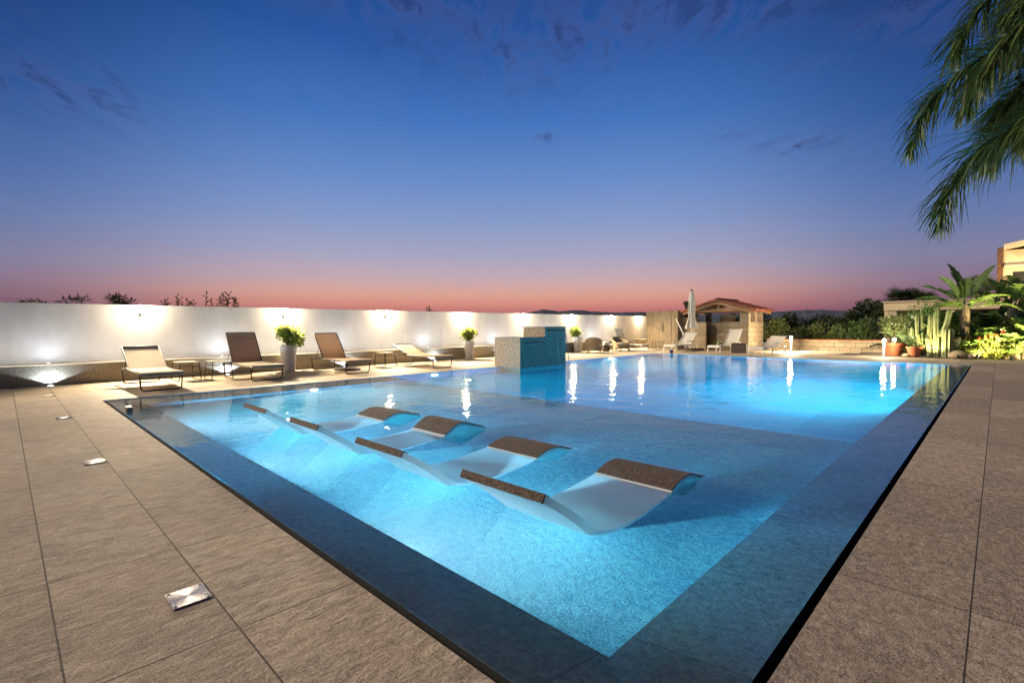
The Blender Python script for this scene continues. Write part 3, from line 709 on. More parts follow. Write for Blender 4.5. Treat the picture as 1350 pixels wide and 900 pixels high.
# access plates in the paving
pt_labels = ['brushed steel access plate in the paving, largest and nearest, beside the long joint', 'second steel access plate from the front, set in the left paving', 'third steel access plate from the front, a thin bright strip on the left paving', 'farthest steel access plate near the pool corner, hardly visible']
proto = None
for i, xx in enumerate((-2.565, -5.78, -8.92, -12.0)):
    if proto is None:
        t_ = thing('access_plate', pt_labels[0], 'access plate', (xx, .553, .001), group='steel access plates in the left paving'); proto = t_
        MB().box(-.082, .082, -.074, .074, .0005, .007).build('plate', m_plate, t_, bevel=.0015)
        for sx in (-1, 1):
            for sy in (-1, 1): MB().lathe([(.006, .0072), (.006, .0082), (.004, .0084)], 10, (sx * .069, sy * .061, 0)).build('screw', m_blk, t_)
    else:
        t_ = copy_tree(proto); t_.location.x = xx; t_['label'] = pt_labels[i]

# ------------------------------------------------------------------ wicker chairs, table, far loungers
def tub_chair(loc, rz, label):
    t_ = thing('wicker_armchair', label, 'armchair', loc, rz, 'wicker armchairs by the wall')
    b = MB(); N = 22; ring = []
    for i in range(N + 1):
        a = R(-125 + 250 * i / N); cx, cy = math.cos(a), math.sin(a)      # back at +x
        hb = .40 + .30 * max(0, math.cos(a * .72)) ** 1.5
        ro = 1 + .12 * max(0, math.cos(a)); row = []
        for (k, z) in ((1.0, .10), (1.03, .3), (1.10 * ro, hb - .03), (1.08 * ro, hb), (.98 * ro, hb - .01), (.93, .3), (.90, .10)):
            row.append((.36 * k * cx, .36 * k * cy, z))
        ring.append(row)
    for i in range(N):
        for k in range(7): b.quad(ring[i][k], ring[i + 1][k], ring[i + 1][(k + 1) % 7], ring[i][(k + 1) % 7])
    b.quad(*ring[0]); b.quad(*ring[-1][::-1])
    b.build('back_shell', m_wicker, t_, smooth=True)
    MB().lathe([(.30, .22), (.33, .25), (.33, .36), (.30, .40), (.05, .415)], 20).build('cushion', m_cream, t_, smooth=True)
    for sx, sy in ((-1, -1), (-1, 1), (1, -1), (1, 1)):
        MB().tube([(sx * .24, sy * .24, .14), (sx * .28, sy * .27, 0)], [.026, .018], 8).build('leg', m_wicker, t_, smooth=True)
tub_chair((-13.12, 18.75, 0), R(-62), 'tan wicker armchair seen from behind, right of the round planter')
tub_chair((-12.85, 20.55, 0), R(160), 'tan wicker armchair with curved back facing the pool, next to the white lounger')
t_ = thing('cloth_table', 'small round table under a white cloth between the wicker armchairs', 'table', (-13.15, 19.75, 0))
MB().lathe([(.20, .30), (.205, .44), (.20, .45), (.02, .452)], 24).build('table_cloth', m_walu, t_, smooth=True)
MB().lathe([(.16, .0), (.17, .02), (.17, .30), (.15, .31)], 24).build('table_base', m_dwick, t_, smooth=True)
def white_lounger(loc, rz, ang, label):
    t_ = thing('white_lounger', label, 'sun lounger', loc, rz, 'white aluminium sun loungers at the far end')
    w = .31; zs = .30; hx = -1.15; bl = .80                                # foot at +x, head at -x
    pr = [(.06, zs - .07), (.03, zs + .0), (-.05, zs + .02), (-.6, zs + .0), (hx, zs + .02)]
    MB().sweep(pr + [(x, z - .03) for x, z in reversed(pr)], -w + .02, w - .02, 'y').build('seat_sling', m_wsling, t_, smooth=True)
    ca, sa = math.cos(R(ang)), math.sin(R(ang)); bp = lambda u, v=0.: (hx - u * ca + v * sa, zs + .02 + u * sa + v * ca)
    q = [(0, 0), (.3, -.02), (.6, -.02), (bl, 0)]
    p1 = [bp(u, v) for u, v in q]; p2 = [bp(u, v - .02) for u, v in q]
    MB().sweep(p1 + p2[::-1], -w + .02, w - .02, 'y').build('back_sling', m_wsling, t_, smooth=True)
    f = MB(); hi = bp(bl + .01)
    for s in (-1, 1):
        f.tube([(.04, s * w, zs - .02), (hx, s * w, zs - .005), (-1.85, s * w, zs - .02)], .020, 8)
    f.tube([(.04, -w, zs - .02), (.04, w, zs - .02)], .018, 8)
    f.tube([(-1.85, -w, zs - .02), (-1.85, w, zs - .02)], .018, 8)
    f.build('seat_frame', m_walu, t_, smooth=True)
    lo = bp(0)
    MB().tube([(lo[0], -w, lo[1]), (hi[0], -w, hi[1]), (hi[0], w, hi[1]), (lo[0], w, lo[1])], .016, 8).build('back_frame', m_walu, t_, smooth=True)
    for s in (-1, 1):
        MB().tube(smooth_path([(.05, s * w, 0), (.03, s * w, .16), (.0, s * w, zs - .02)], 3), .020, 8).build('leg', m_walu, t_, smooth=True)
        MB().tube([(-1.80, s * w, 0), (-1.78, s * w, zs - .02)], .018, 8).build('leg', m_walu, t_, smooth=True)
        MB().tube(smooth_path([(-.62, s * (w + .03), 0), (-.66, s * (w + .035), .26), (-.80, s * (w + .035), .42), (-1.05, s * (w + .035), .46), (-1.35, s * (w + .035), .43), (-1.5, s * (w + .03), zs)], 4), .021, 8).build('armrest', m_walu, t_, smooth=True)
white_lounger((-12.0, 21.3, 0), 0, 66, 'white lounger with steep tall back next to the wicker armchairs')
white_lounger((-10.85, 21.55, 0), R(-97), 42, 'white lounger in front of the shower screen, left of the folded parasol')
white_lounger((-9.0, 22.05, 0), R(-103), 58, 'white lounger with tall raised back in front of the stone hut')
white_lounger((-7.05, 21.45, 0), R(-100), 30, 'white lounger with low raised back, right of the dark wicker box')
t_ = thing('wire_table', 'small dark square wire table in front of the wooden screen', 'side table', (-11.95, 22.45, 0), R(5))
MB().box(-.22, .22, -.22, .22, .388, .40).build('table_top', m_dark, t_)
for q in (-1, 1): MB().tube([(-.2, q * .2, .385), (-.2, q * .2, .01), (.2, q * .2, .01), (.2, q * .2, .385)], .011, 6).build('leg', m_dark, t_, smooth=True)
t_ = thing('wicker_box_table', 'dark brown wicker cube table between two white loungers', 'side table', (-8.02, 22.35, 0), R(10))
MB().box(-.30, .30, -.30, .30, .0, .40).build('woven_box', m_dwick, t_, bevel=.02)
MB().box(-.31, .31, -.31, .31, .402, .425).build('table_top', m_dwick, t_, bevel=.008)

# folded parasol
t_ = thing('folded_parasol', 'folded cream parasol on a leaning cantilever pole in front of the hut', 'parasol', (-10.72, 23.5, 0))
MB().box(-.50, .45, -.45, .45, .0, .09).build('base', m_dark, t_, bevel=.015)
MB().tube([(0, 0, .09), (0, 0, 2.85)], .028, 10).build('pole', m_walu, t_, smooth=True)
MB().tube([(-.06, 0, .10), (-.82, .02, 1.56)], .030, 8).build('cantilever_arm', m_walu, t_, smooth=True)
b = MB(); N = 32; prof = [(2.88, .05), (2.80, .085), (2.6, .12), (2.3, .15), (2.0, .16), (1.72, .135), (1.62, .12), (1.5, .15), (1.3, .22), (1.12, .28), (1.06, .285)]
base = 0
for z, r in prof:
    for k in range(N):
        a = 2 * PI * k / N; fl = 1 + (.30 if r > .1 else .05) * math.cos(a * 8 + z * 2.2) * (.5 + .5 * math.sin(a * 3 + z))
        b.v.append((r * fl * math.cos(a), r * fl * math.sin(a), z + (.06 * math.cos(a * 8) if z < 1.1 else 0)))
for i in range(len(prof) - 1):
    for k in range(N): b.f.append((i * N + k, i * N + (k + 1) % N, (i + 1) * N + (k + 1) % N, (i + 1) * N + k))
b.build('folded_canopy', m_canvas, t_, smooth=True, fix=True)
MB().lathe([(.045, 2.86), (.05, 2.92), (.02, 2.96)], 14).build('finial', m_dark, t_, smooth=True)
MB().tube([(.135 * math.cos(a * PI / 8), .135 * math.sin(a * PI / 8), 1.62) for a in range(16)], .014, 5, closed=True).build('tie_strap', m_canvas, t_, smooth=True)

# shower screen of boards
def board_screen(name, label, loc, W, hgt, D, tilt=0.0):
    t_ = thing(name, label, 'wooden screen', loc)
    b = MB(); n = int(W / .115)
    for i in range(n):
        x = i * W / n; b.box(x + .004, x + W / n - .004, rnd(-.006, .006), .03, .02, hgt + rnd(-.012, .012))
    if D:
        k = int(D / .115)
        for i in range(k):
            y = .035 + i * D / k; b.box(-.03, rnd(-.004, .004), y + .004, y + D / k - .004, .02, hgt + rnd(-.012, .012)); b.box(W, W + .03, y + .004, y + D / k - .004, .02, hgt + rnd(-.012, .012))
    b.build('boards', m_wood, t_)
    r = MB()
    for z in (.3, hgt - .3): r.box(.0, W, .031, .06, z, z + .07)
    r.build('rails', m_wood, t_)
    return t_
s_ = board_screen('shower_screen', 'tall cabin of weathered vertical boards at the end of the white wall', (-13.42, 24.0, 0), 1.74, 1.96, 1.6)
MB().tube(smooth_path([(.9, -.04, .9), (.9, -.05, 1.25), (.9, -.03, 1.3)], 4), .014, 6).build('handle', m_dark, s_, smooth=True)
board_screen('low_screen', 'lower weathered board fence between the tall cabin and the hut', (-11.64, 24.25, 0), .9, 1.60, 0)

# ------------------------------------------------------------------ stone hut
t_ = thing('stone_hut', 'small open stone hut with red tiled gable roof behind the folded parasol', 'hut', (-11.05, 24.2, 0))
HW, HD, hh, zt = 2.75, 2.0, 1.36, 1.84
b = MB()
b.box(0, .75, 0, .22, 0, hh); b.box(1.28, HW, 0, .22, 0, hh); b.box(HW - .22, HW, .221, HD, 0, hh - .002); b.box(0, .22, .221, HD, 0, hh - .002); b.box(.221, HW - .221, HD - .2, HD, 0, hh - .3)
b.build('stone_wall', m_block2, t_, bevel=.01)
b = MB().box(.751, 1.279, .35, .38, .02, hh - .06); b.build('door', m_wood, t_)
for (x, y, w_) in ((HW - .40, .0, .40), (HW - .22, HD - .3, .22), (0, 0, .22), (0, HD - .3, .22), (HW - .22, .95, .2)):
    MB().box(x, x + w_ - .002, y + .002, y + .28, hh + .001, zt).build('pillar', m_block2, t_, bevel=.008)
MB().box(-.2, HW + .12, -.06, .10, zt + .002, zt + .12).build('tie_beam', m_beam, t_, bevel=.008)
MB().box(-.1, HW + .05, HD - .14, HD + .02, zt + .002, zt + .12).build('tie_beam', m_beam, t_, bevel=.008)
cx = HW / 2 - .02; rz_ = 2.36; ez = 1.86; ox = HW / 2 + .32
for sgn in (-1, 1):
    x0_, x1_ = cx, cx + sgn * ox
    a = (rz_ - ez) / ox
    for yy in (-.22, HD + .1):
        ra = MB(); ra.add([(x0_, yy, rz_ - .13), (x1_, yy, ez - .13), (x1_, yy, ez), (x0_, yy, rz_), (x0_, yy + .09, rz_ - .13), (x1_, yy + .09, ez - .13), (x1_, yy + .09, ez), (x0_, yy + .09, rz_)],
               [(0, 1, 2, 3), (4, 7, 6, 5), (0, 4, 5, 1), (1, 5, 6, 2), (2, 6, 7, 3), (3, 7, 4, 0)])
        ra.build('rafter', m_beam, t_)
    rt = MB(); rt.add([(x0_, -.28, rz_ + .003), (x1_ + sgn * .06, -.28, ez - .02), (x1_ + sgn * .06, HD + .3, ez - .02), (x0_, HD + .3, rz_ + .003),
                       (x0_, -.28, rz_ + .04), (x1_ + sgn * .06, -.28, ez + .02), (x1_ + sgn * .06, HD + .3, ez + .02), (x0_, HD + .3, rz_ + .04)],
                      [(0, 1, 2, 3), (4, 7, 6, 5), (0, 4, 5, 1), (1, 5, 6, 2), (2, 6, 7, 3), (3, 7, 4, 0)])
    ny = 13
    for i in range(ny):     # half-round tiles running down the slope
        yy = -.25 + i * (HD + .52) / (ny - 1)
        for k in range(5):
            u0, u1 = k / 5, (k + 1.1) / 5
            pa = (x0_ + (x1_ + sgn * .07 - x0_) * u0, yy, rz_ + .045 + (ez + .02 - rz_ - .04) * u0); pb = (x0_ + (x1_ + sgn * .07 - x0_) * u1, yy, rz_ + .062 + (ez + .02 - rz_ - .04) * u1)
            rt.tube([pa, pb], [.055, .068], 8)
    rt.build('roof', m_tile, t_, smooth=True)
rg = MB()
for k in range(8): rg.tube([(cx, -.3 + k * .33, rz_ + .06), (cx, -.3 + (k + 1.1) * .33, rz_ + .075)], [.085, .095], 10)
rg.build('ridge_tiles', m_tile, t_, smooth=True)
b = MB()     # truss behind the gable
b.box(cx - .05, cx + .05, -.05, .06, zt + .121, rz_ - .14)
for sgn in (-1, 1):
    b.tube([(cx + sgn * .05, .0, zt + .14), (cx + sgn * .55, .0, zt + .26)], .04, 4); b.tube([(cx + sgn * .62, 0, zt + .12), (cx + sgn * .62, 0, rz_ - .13 - .62 * .27)], .035, 4)
b.build('king_post_truss', m_beam, t_)
for nm, xx in (('counter_box', 1.45),):
    MB().box(.95, 1.5, 1.2, 1.7, 0, 1.72).build('cupboard', m_house, t_, bevel=.01)

# agave by the hut
def agave(loc, label, n=26, ln=.6, m=None):
    t_ = thing('agave', label, 'plant', loc); b = MB()
    for i in range(n):
        a = rnd(0, 6.28); e = rnd(.15, 1.35); d = Vector((math.cos(a) * math.cos(e), math.sin(a) * math.cos(e), math.sin(e)))
        L = ln * rnd(.75, 1.1); s = d.cross(Vector((0, 0, 1))).normalized() * .035; p = [Vector((0, 0, .18)) + d * L * q + Vector((0, 0, -.22 * L * q * q)) for q in (0, .35, .7, 1)]
        b.add([p[0] - s, p[0] + s, p[1] - s * 1.2, p[1] + s * 1.2, p[2] - s * .8, p[2] + s * .8, p[3]], [(0, 1, 3, 2), (2, 3, 5, 4), (4, 5, 6)])
    b.build('leaves', m or m_leaf, t_, fix=False)
    MB().lathe([(.10, .0), (.11, .15), (.06, .2)], 10).build('stem', m_bark, t_, smooth=True)
agave((-9.55, 23.75, 0), 'spiky green plant beside the tall-backed white lounger at the hut', 34, .55)

# ------------------------------------------------------------------ right end: block wall, bollards, pots, hedges, trees
t_ = thing('block_wall', 'low wall of split-face blocks in three courses beside the hedges', 'wall', (-8.05, 26.0, 0))
MB().box(0, 4.75, 0, .22, 0, .50).build('block_courses', m_block, t_, bevel=.008)
MB().box(-.02, 4.77, -.02, .24, .502, .535).build('coping', m_terra, t_, bevel=.006)
tag(MB().box(-7.3, -4.2, 25.2, 25.6, .001, .03).build('paving_scrap', m_ledge), 'thin pale stone slab lying along the foot of the block wall', 'slab')
def bollard(loc, label, h=.72, k=40):
    t_ = thing('bollard_lamp', label, 'bollard lamp', loc, 0, 'lit bollard lamps at the far end')
    MB().lathe([(.032, 0), (.032, h - .13), (.028, h - .125)], 14).build('post', m_steel, t_, smooth=True)
    MB().lathe([(.035, h - .12), (.058, h - .085), (.058, h - .035), (.035, h), (.01, h + .008)], 16).build('globe', m_warm, t_, smooth=True)
    lamp('POINT', 'bollard_light', t_, (0, -.16, h - .05), None, k, WARM, .06)
bollard((-6.62, 24.6, 0), 'lit bollard lamp in front of the left end of the block wall', .70, 420)
bollard((-3.08, 23.2, 0), 'taller lit bollard lamp in front of the terracotta pot', .66, 150)
bollard((-2.98, 24.9, 0), 'lit bollard lamp just behind the terracotta pot', .66, 150)
def clay_pot(loc, label, r, h, kind):
    t_ = thing('clay_pot', label, 'flower pot', loc, 0, 'terracotta pots on the deck edge')
    MB().lathe([(r * .62, 0), (r * .92, h * .8), (r, h * .8), (r * 1.02, h), (r * .9, h), (r * .85, h * .85)], 24).build('pot', m_terra, t_, smooth=True)
    b = MB()
    if kind:
        for k in range(7): leaf_cloud(b, (rnd(-.25, .25), rnd(-.2, .2), h + rnd(.55, 1.0)), .36, 130, .10, .05, .4)
        b.build('foliage', m_hedge, t_, fix=False)
        MB().tube([(0, 0, h * .85), (.02, .01, h + .4), (-.02, 0, h + .8)], [.03, .022, .012], 7).build('trunk', m_bark, t_, smooth=True)
    else:
        leaf_cloud(b, (0, 0, h + .12), .22, 120, .12, .05, .3); b.build('foliage', m_leaf, t_, fix=False)
clay_pot((-2.88, 23.9, 0), 'large terracotta pot holding a small tree, between the two bollard lamps', .36, .50, 1)
clay_pot((-2.22, 23.55, 0), 'smaller rounder terracotta pot to the right of the bollard lamps', .25, .38, 0)

def hedge(label, c, sc, n, m, lf=.10, trunk=True, name='hedge_shrub', cat='shrub', group=None):
    t_ = thing(name, label, cat, (c[0], c[1], 0), group=group); b = MB()
    nb = 14
    for k in range(nb):
        p = (rnd(-.8, .8) * sc[0], rnd(-.6, .6) * sc[1], c[2] + rnd(-.55, .62) * sc[2]); leaf_cloud(b, p, min(sc) * rnd(.38, .62), n // nb, lf, lf * .5, .5)
    b.build('crown', m, t_, fix=False)
    for k in range(3):
        MB().tube([(rnd(-.1, .1), rnd(-.1, .1), -.06), (rnd(-.3, .3) * sc[0], rnd(-.3, .3) * sc[1], c[2] * .6), (rnd(-.6, .6) * sc[0], rnd(-.5, .5) * sc[1], c[2] + .2 * sc[2])], [.05, .035, .012], 6).build('trunk', m_bark, t_, smooth=True)
    return t_
G = 'clipped shrubs behind the block wall'
hedge('pale green round shrub next to the right side of the hut', (-8.1, 27.0, .80), (.75, .6, .70), 1500, m_hedge, .13, group=G)
hedge('dark shrub at the left end of the clipped row, behind the bollard lamp', (-6.75, 27.4, .70), (.75, .6, .46), 1300, m_hedge, .14, group=G)
hedge('clipped shrub in the middle of the row, darker than its right neighbour', (-5.95, 27.4, .74), (.75, .6, .46), 1300, m_hedge, .14, group=G)
hedge('light green clipped shrub at the right end of the row', (-4.75, 27.3, .80), (.85, .6, .52), 1900, m_leaf, .11, group=G)
hedge('bushy dark shrub between the clipped row and the low villa wing', (-3.85, 27.2, .85), (.55, .5, .75), 1200, m_leafd, .11, group=G)
def tree(label, loc, rad, h, n, m=m_leafd, lf=.22, nb=16, sq=.75):
    t_ = thing('tree', label, 'tree', loc, group='dark trees beyond the garden'); b = MB(); br = MB()
    br.tube(smooth_path([(0, 0, -.1), (rnd(-.1, .1), 0, h * .35), (rnd(-.2, .2), rnd(-.2, .2), h * .8)], 4), [.14 - .012 * i for i in range(9)], 8)
    for k in range(nb):
        a = rnd(0, 6.28); r = rad * rnd(.1, .8); p = Vector((r * math.cos(a), r * math.sin(a), h * rnd(.45, 1.0) - rad * .15 * (r / rad)))
        leaf_cloud(b, p, rad * rnd(.25, .42), n // nb, lf, lf * .4, .3, .4, (1, 1, sq)); br.tube([(0, 0, h * .3), tuple(p * .6 + Vector((0, 0, h * .15))), tuple(p)], [.06, .035, .012], 5)
    b.build('crown', m, t_, fix=False); br.build('trunk', m_bark, t_, smooth=True)
tree('tall dark tree with ragged crown left of the low villa wing', (-5.0, 33.0, 0), 1.25, 2.35, 2600)
tree('narrow dark tree touching the left corner of the low villa wing', (-4.5, 31.5, 0), .6, 1.95, 1000)
for i, (px, yy, h_, lb) in enumerate(((-12.9, 36, 1.85, 'low dark tree right behind the hut roof'), (-11.0, 36, 1.72, 'low dark tree above the pale green round shrub'), (-9.4, 35, 1.75, 'low dark tree above the middle of the block wall'), (-8.0, 36, 1.70, 'low dark tree at the left foot of the tall ragged tree'), (-6.6, 35, 1.6, 'low dark tree between the middle and the tall ragged tree'))):
    tree(lb, (px, yy, 0), 1.1, h_, 1300, lf=.2)
tree('dark upright cypress-like tree behind the folded parasol', (-13.75, 30.0, 0), .5, 2.75, 900, lf=.16, nb=10)

# low villa wing (flat roof edge) and the lit upper house
t_ = thing('villa_wing', 'low flat-roofed sandy villa wing behind the garden plants', 'house', (-4.02, 30.0, 0))
MB().box(0, 9, 0, 2.2, 1.86, 2.26).build('roof_fascia', m_house, t_, bevel=.015)
MB().box(-.06, 9.06, -.06, 2.26, 2.262, 2.31).build('roof_edge', m_house, t_, bevel=.01)
MB().box(0.02, .50, .05, .4, 0, 1.858).build('pillar', m_house, t_, bevel=.01)
MB().box(2.3, 2.6, .05, .4, 0, 1.858).build('pillar', m_house, t_, bevel=.01)
MB().box(5.0, 5.3, .05, .4, 0, 1.858).build('pillar', m_house, t_, bevel=.01)
MB().box(.1, 9, 2.0, 2.2, 0, 1.858).build('back_wall', m_house, t_)
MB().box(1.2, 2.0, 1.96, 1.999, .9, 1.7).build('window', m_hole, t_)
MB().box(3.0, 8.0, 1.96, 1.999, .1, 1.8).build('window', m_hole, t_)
t_ = thing('upper_house', 'lit yellow upper storey of the villa at the right edge of the photo', 'house', (-.12, 34.0, 0))
MB().box(.22, 9, 0, 6, 2.0, 4.75).build('wall', m_house, t_)
MB().box(.0, .215, -.05, .4, 2.2, 4.9).build('brick_pier', m_brick, t_, bevel=.01)
MB().add([(.22, -.35, 4.76), (9, -.35, 6.6), (9, 6, 6.6), (.22, 6, 4.76), (.22, -.35, 5.0), (9, -.35, 6.85), (9, 6, 6.85), (.22, 6, 5.0)], [(0, 3, 2, 1), (4, 5, 6, 7), (0, 1, 5, 4), (1, 2, 6, 5), (2, 3, 7, 6), (3, 0, 4, 7)]).build('roof', m_house, t_)
MB().box(.25, 9, -.25, -.002, 3.9, 4.02).build('cornice', m_house, t_, bevel=.02)
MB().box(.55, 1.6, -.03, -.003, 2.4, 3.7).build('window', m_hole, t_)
lamp('POINT', 'porch_light', t_, (1.0, -1.6, 3.2), None, 330, (1.0, .74, .38), .1)

# fan palm tops behind the wing
def fan_palm(loc, label, h, n=20, ln=.75):
    t_ = thing('fan_palm', label, 'palm tree', loc, group='fan palms behind the low wing'); b = MB()
    for i in range(n):
        a = rnd(0, 6.28); e = rnd(-.35, 1.3); d = Vector((math.cos(a) * math.cos(e), math.sin(a) * math.cos(e), math.sin(e))); c = Vector((0, 0, h)) + d * ln * .45
        u = d.cross(Vector((0, 0, 1))).normalized(); v = d
        b.tube([(0, 0, h), tuple(c)], .012, 4)
        for k in range(13):
            q = R(-80 + 160 * k / 12); dd = (v * math.cos(q) + u * math.sin(q)).normalized(); L = ln * .62 * rnd(.85, 1.1); s = dd.cross(d.cross(u)).normalized() * .022
            b.add([c - s, c + s, c + dd * L * .6 + s * .8, c + dd * L * .6 - s * .8, c + dd * L + Vector((0, 0, -.10))], [(0, 1, 2, 3), (3, 2, 4)])
    b.build('crown', m_leafd, t_, fix=False)
    MB().tube([(0, 0, -.05), (0, 0, h)], [.13, .11], 8).build('trunk', m_bark, t_, smooth=True)
fan_palm((-3.75, 33.5, 0), 'dark fan palm above the left part of the low villa wing', 2.35, 26, 1.1)
fan_palm((-2.95, 33.3, 0), 'dark fan palm right of its twin above the low villa wing', 2.3, 24, 1.0)
fan_palm((-.75, 33.0, 0), 'dark fan palm between the large paddle plant and the upper house', 2.75, 28, 1.0)

# paddle-leaf plants
def paddle_leaf(b, base, az, elev, plen, blen, bw, bend=.5, torn=True):
    d0 = Vector((math.cos(az) * math.cos(elev), math.sin(az) * math.cos(elev), math.sin(elev))); base = Vector(base)
    hz = Vector((math.cos(az), math.sin(az), 0)); pts = []; N = 14; tot = plen + blen
    p = base.copy(); el = elev
    for i in range(N + 1):
        pts.append(p.copy()); el2 = elev - bend * (i / N) ** 1.6
        p = p + (hz * math.cos(el2) + Vector((0, 0, math.sin(el2)))) * tot / N
    b.tube(pts, [.030 - .024 * i / N for i in range(N + 1)], 5)
    side = Vector((-math.sin(az), math.cos(az), 0)); k0 = max(1, int(N * plen / tot))
    for s in (-1, 1):
        q = k0
        while q < N:
            t0 = (q - k0) / (N - k0); t1 = (q + 1 - k0) / (N - k0)
            w0 = bw * math.sin(PI * min(1, .10 + t0 * .9)) ** .6; w1 = bw * math.sin(PI * min(1, .10 + t1 * .9)) ** .6 if t1 < 1 else .0
            if torn and random.random() < .25: w1 *= rnd(.6, .9)
            tn = (pts[q + 1] - pts[q]).normalized(); up = side.cross(tn) * (-1); up = up if up.z > 0 else -up
            gap = tn * (.02 if torn and random.random() < .3 else 0); f = rnd(.18, .45)
            o0 = side * s * w0 + up * w0 * f; o1 = side * s * w1 + up * w1 * f
            b.add([pts[q], pts[q + 1], pts[q + 1] + o1 + tn * .06 - gap, pts[q] + o0 + tn * .06 + gap], [(0, 1, 2, 3)])
            q += 1
def paddle_plant(label, loc, trunk_h, leaves, m=m_banana):
    t_ = thing('paddle_plant', label, 'plant', loc); b = MB()
    for (az, el, pl, bl, bw, bd) in leaves: paddle_leaf(b, (rnd(-.05, .05), rnd(-.05, .05), trunk_h), R(az), R(el), pl, bl, bw * 1.35, bd * .85)
    b.build('leaves', m, t_, fix=False)
    tr = MB(); tr.tube([(0, 0, -.05), (.01, 0, trunk_h * .35), (-.01, 0, trunk_h * .8), (0, 0, trunk_h + .15)], [.13, .10, .15, .10], 10)
    for k in range(26):
        a = rnd(0, 6.28); z = trunk_h * rnd(.45, 1.0); d = (math.cos(a), math.sin(a), -.9)
        leaf_quad(tr, (math.cos(a) * .12, math.sin(a) * .12, z), d, (0, 0, 1), rnd(.2, .45), .07)
    tr.build('trunk', m_bark, t_)
paddle_plant('large torn-leaved paddle plant rising above the garden bed', (-.86, 24.0, 0), 1.75,
             [(180, 52, .5, 1.0, .20, .95), (185, 30, .5, 1.0, .19, .9), (150, 75, .5, 1.25, .17, .35), (40, 68, .55, 1.2, .18, .5), (10, 50, .5, 1.0, .18, .8), (-20, 35, .4, .9, .18, 1.0), (200, 12, .45, .9, .22, 1.0),
              (230, 20, .4, .8, .2, .9), (-60, 25, .4, .85, .2, 1.1), (120, 45, .5, .9, .2, .8), (90, 60, .5, 1.0, .18, .6), (-5, 15, .5, 1.0, .2, 1.2), (215, 65, .5, .9, .17, .6)])
paddle_plant('paddle plant with broad rounded leaves in front of the lit upper house', (.34, 24.6, 0), 1.7,
             [(170, 62, .5, .85, .24, .4), (200, 40, .5, .8, .25, .6), (20, 70, .45, .9, .24, .4), (-10, 45, .5, .8, .24, .7), (100, 75, .5, .8, .22, .4), (-80, 55, .45, .75, .24, .7), (150, 30, .4, .8, .22, .9), (230, 60, .45, .8, .22, .6)])
paddle_plant('low broad-leaved plant with pale horizontal leaf behind the cactus', (-1.05, 24.3, 0), .5,
             [(180, 42, .3, .9, .20, 1.0), (195, 60, .3, .9, .18, .6), (150, 20, .3, .8, .2, .9), (-20, 30, .3, .9, .22, 1.0), (20, 55, .3, .9, .2, .7), (230, 25, .3, .7, .2, .8), (100, 65, .3, .8, .18, .5)], m_leaf)

# cacti
def ribbed(b, path, r, ribs=7):
    path = smooth_path(path, 4); n = ribs * 4; base = len(b.v); m = len(path); prev = None
    for i, p in enumerate(path):
        t = (path[min(i + 1, m - 1)] - path[max(i - 1, 0)]).normalized()
        u = Vector((1, 0, 0)) if prev is None else prev
        u = (u - t * u.dot(t)).normalized(); prev = u; w = t.cross(u); q = i / (m - 1); rr = r * (min(1, .75 + q * 2) if q < .85 else max(.12, math.sqrt(max(0, 1 - ((q - .85) / .15) ** 2))))
        for k in range(n):
            a = 2 * PI * k / n; f = 1 + .16 * math.cos(ribs * a)
            b.v.append(tuple(p + (u * math.cos(a) + w * math.sin(a)) * rr * f))
    for i in range(m - 1):
        for k in range(n): b.f.append((base + i * n + k, base + i * n + (k + 1) % n, base + (i + 1) * n + (k + 1) % n, base + (i + 1) * n + k))
    b.f.append(tuple(base + (m - 1) * n + k for k in range(n)))
t_ = thing('column_cactus', 'tall branching column cactus at the edge of the garden bed', 'cactus', (-1.62, 23.55, 0))
for path, r in (([(0, 0, 0), (.02, 0, .6), (0, .02, 1.3), (.01, 0, 1.95)], .085), ([(.02, 0, .75), (.20, 0, .95), (.30, 0, 1.3), (.36, 0, 1.75)], .075), ([(-.02, 0, .5), (-.18, .05, .7), (-.17, .05, 1.2), (-.16, .05, 1.6)], .07), ([(-.15, -.05, 0), (-.2, -.05, .4), (-.25, -.05, .75)], .06)):
    b = MB(); ribbed(b, path, r); b.build('stem', m_cactus, t_, smooth=True)
t_ = thing('barrel_cactus', 'short thick column cactus right of the tall branching cactus', 'cactus', (-1.28, 23.4, 0))
b = MB(); ribbed(b, [(0, 0, 0), (0, 0, .35), (0, 0, .8), (.01, 0, 1.05)], .15, 10); b.build('stem', m_cactus, t_, smooth=True)
b = MB(); ribbed(b, [(.14, 0, .4), (.25, 0, .5), (.32, 0, .75)], .05, 7); b.build('stem', m_cactus, t_, smooth=True)
t_ = thing('euphorbia', 'many-armed candelabra euphorbia left of the column cactus', 'cactus', (-2.0, 23.75, 0))
b = MB()
for k in range(17):
    a = rnd(0, 6.28); r = rnd(.12, .55); z = rnd(1.0, 2.0) * (1 - .25 * r); ribbed(b, [(rnd(-.05, .05), rnd(-.05, .05), 0 + rnd(0, .4)), (r * .7 * math.cos(a), r * .5 * math.sin(a), z * .45), (r * math.cos(a), r * .7 * math.sin(a), z)], rnd(.035, .055), 4)
b.build('stem', m_cactus, t_, smooth=True)
b = MB()
for k in range(16):
    a = rnd(0, 6.28); r = rnd(.1, .55); leaf_cloud(b, (r * math.cos(a), r * .7 * math.sin(a), rnd(.7, 2.0)), .16, 40, .10, .04, .2)
b.build('leaves', m_leaf, t_, fix=False)
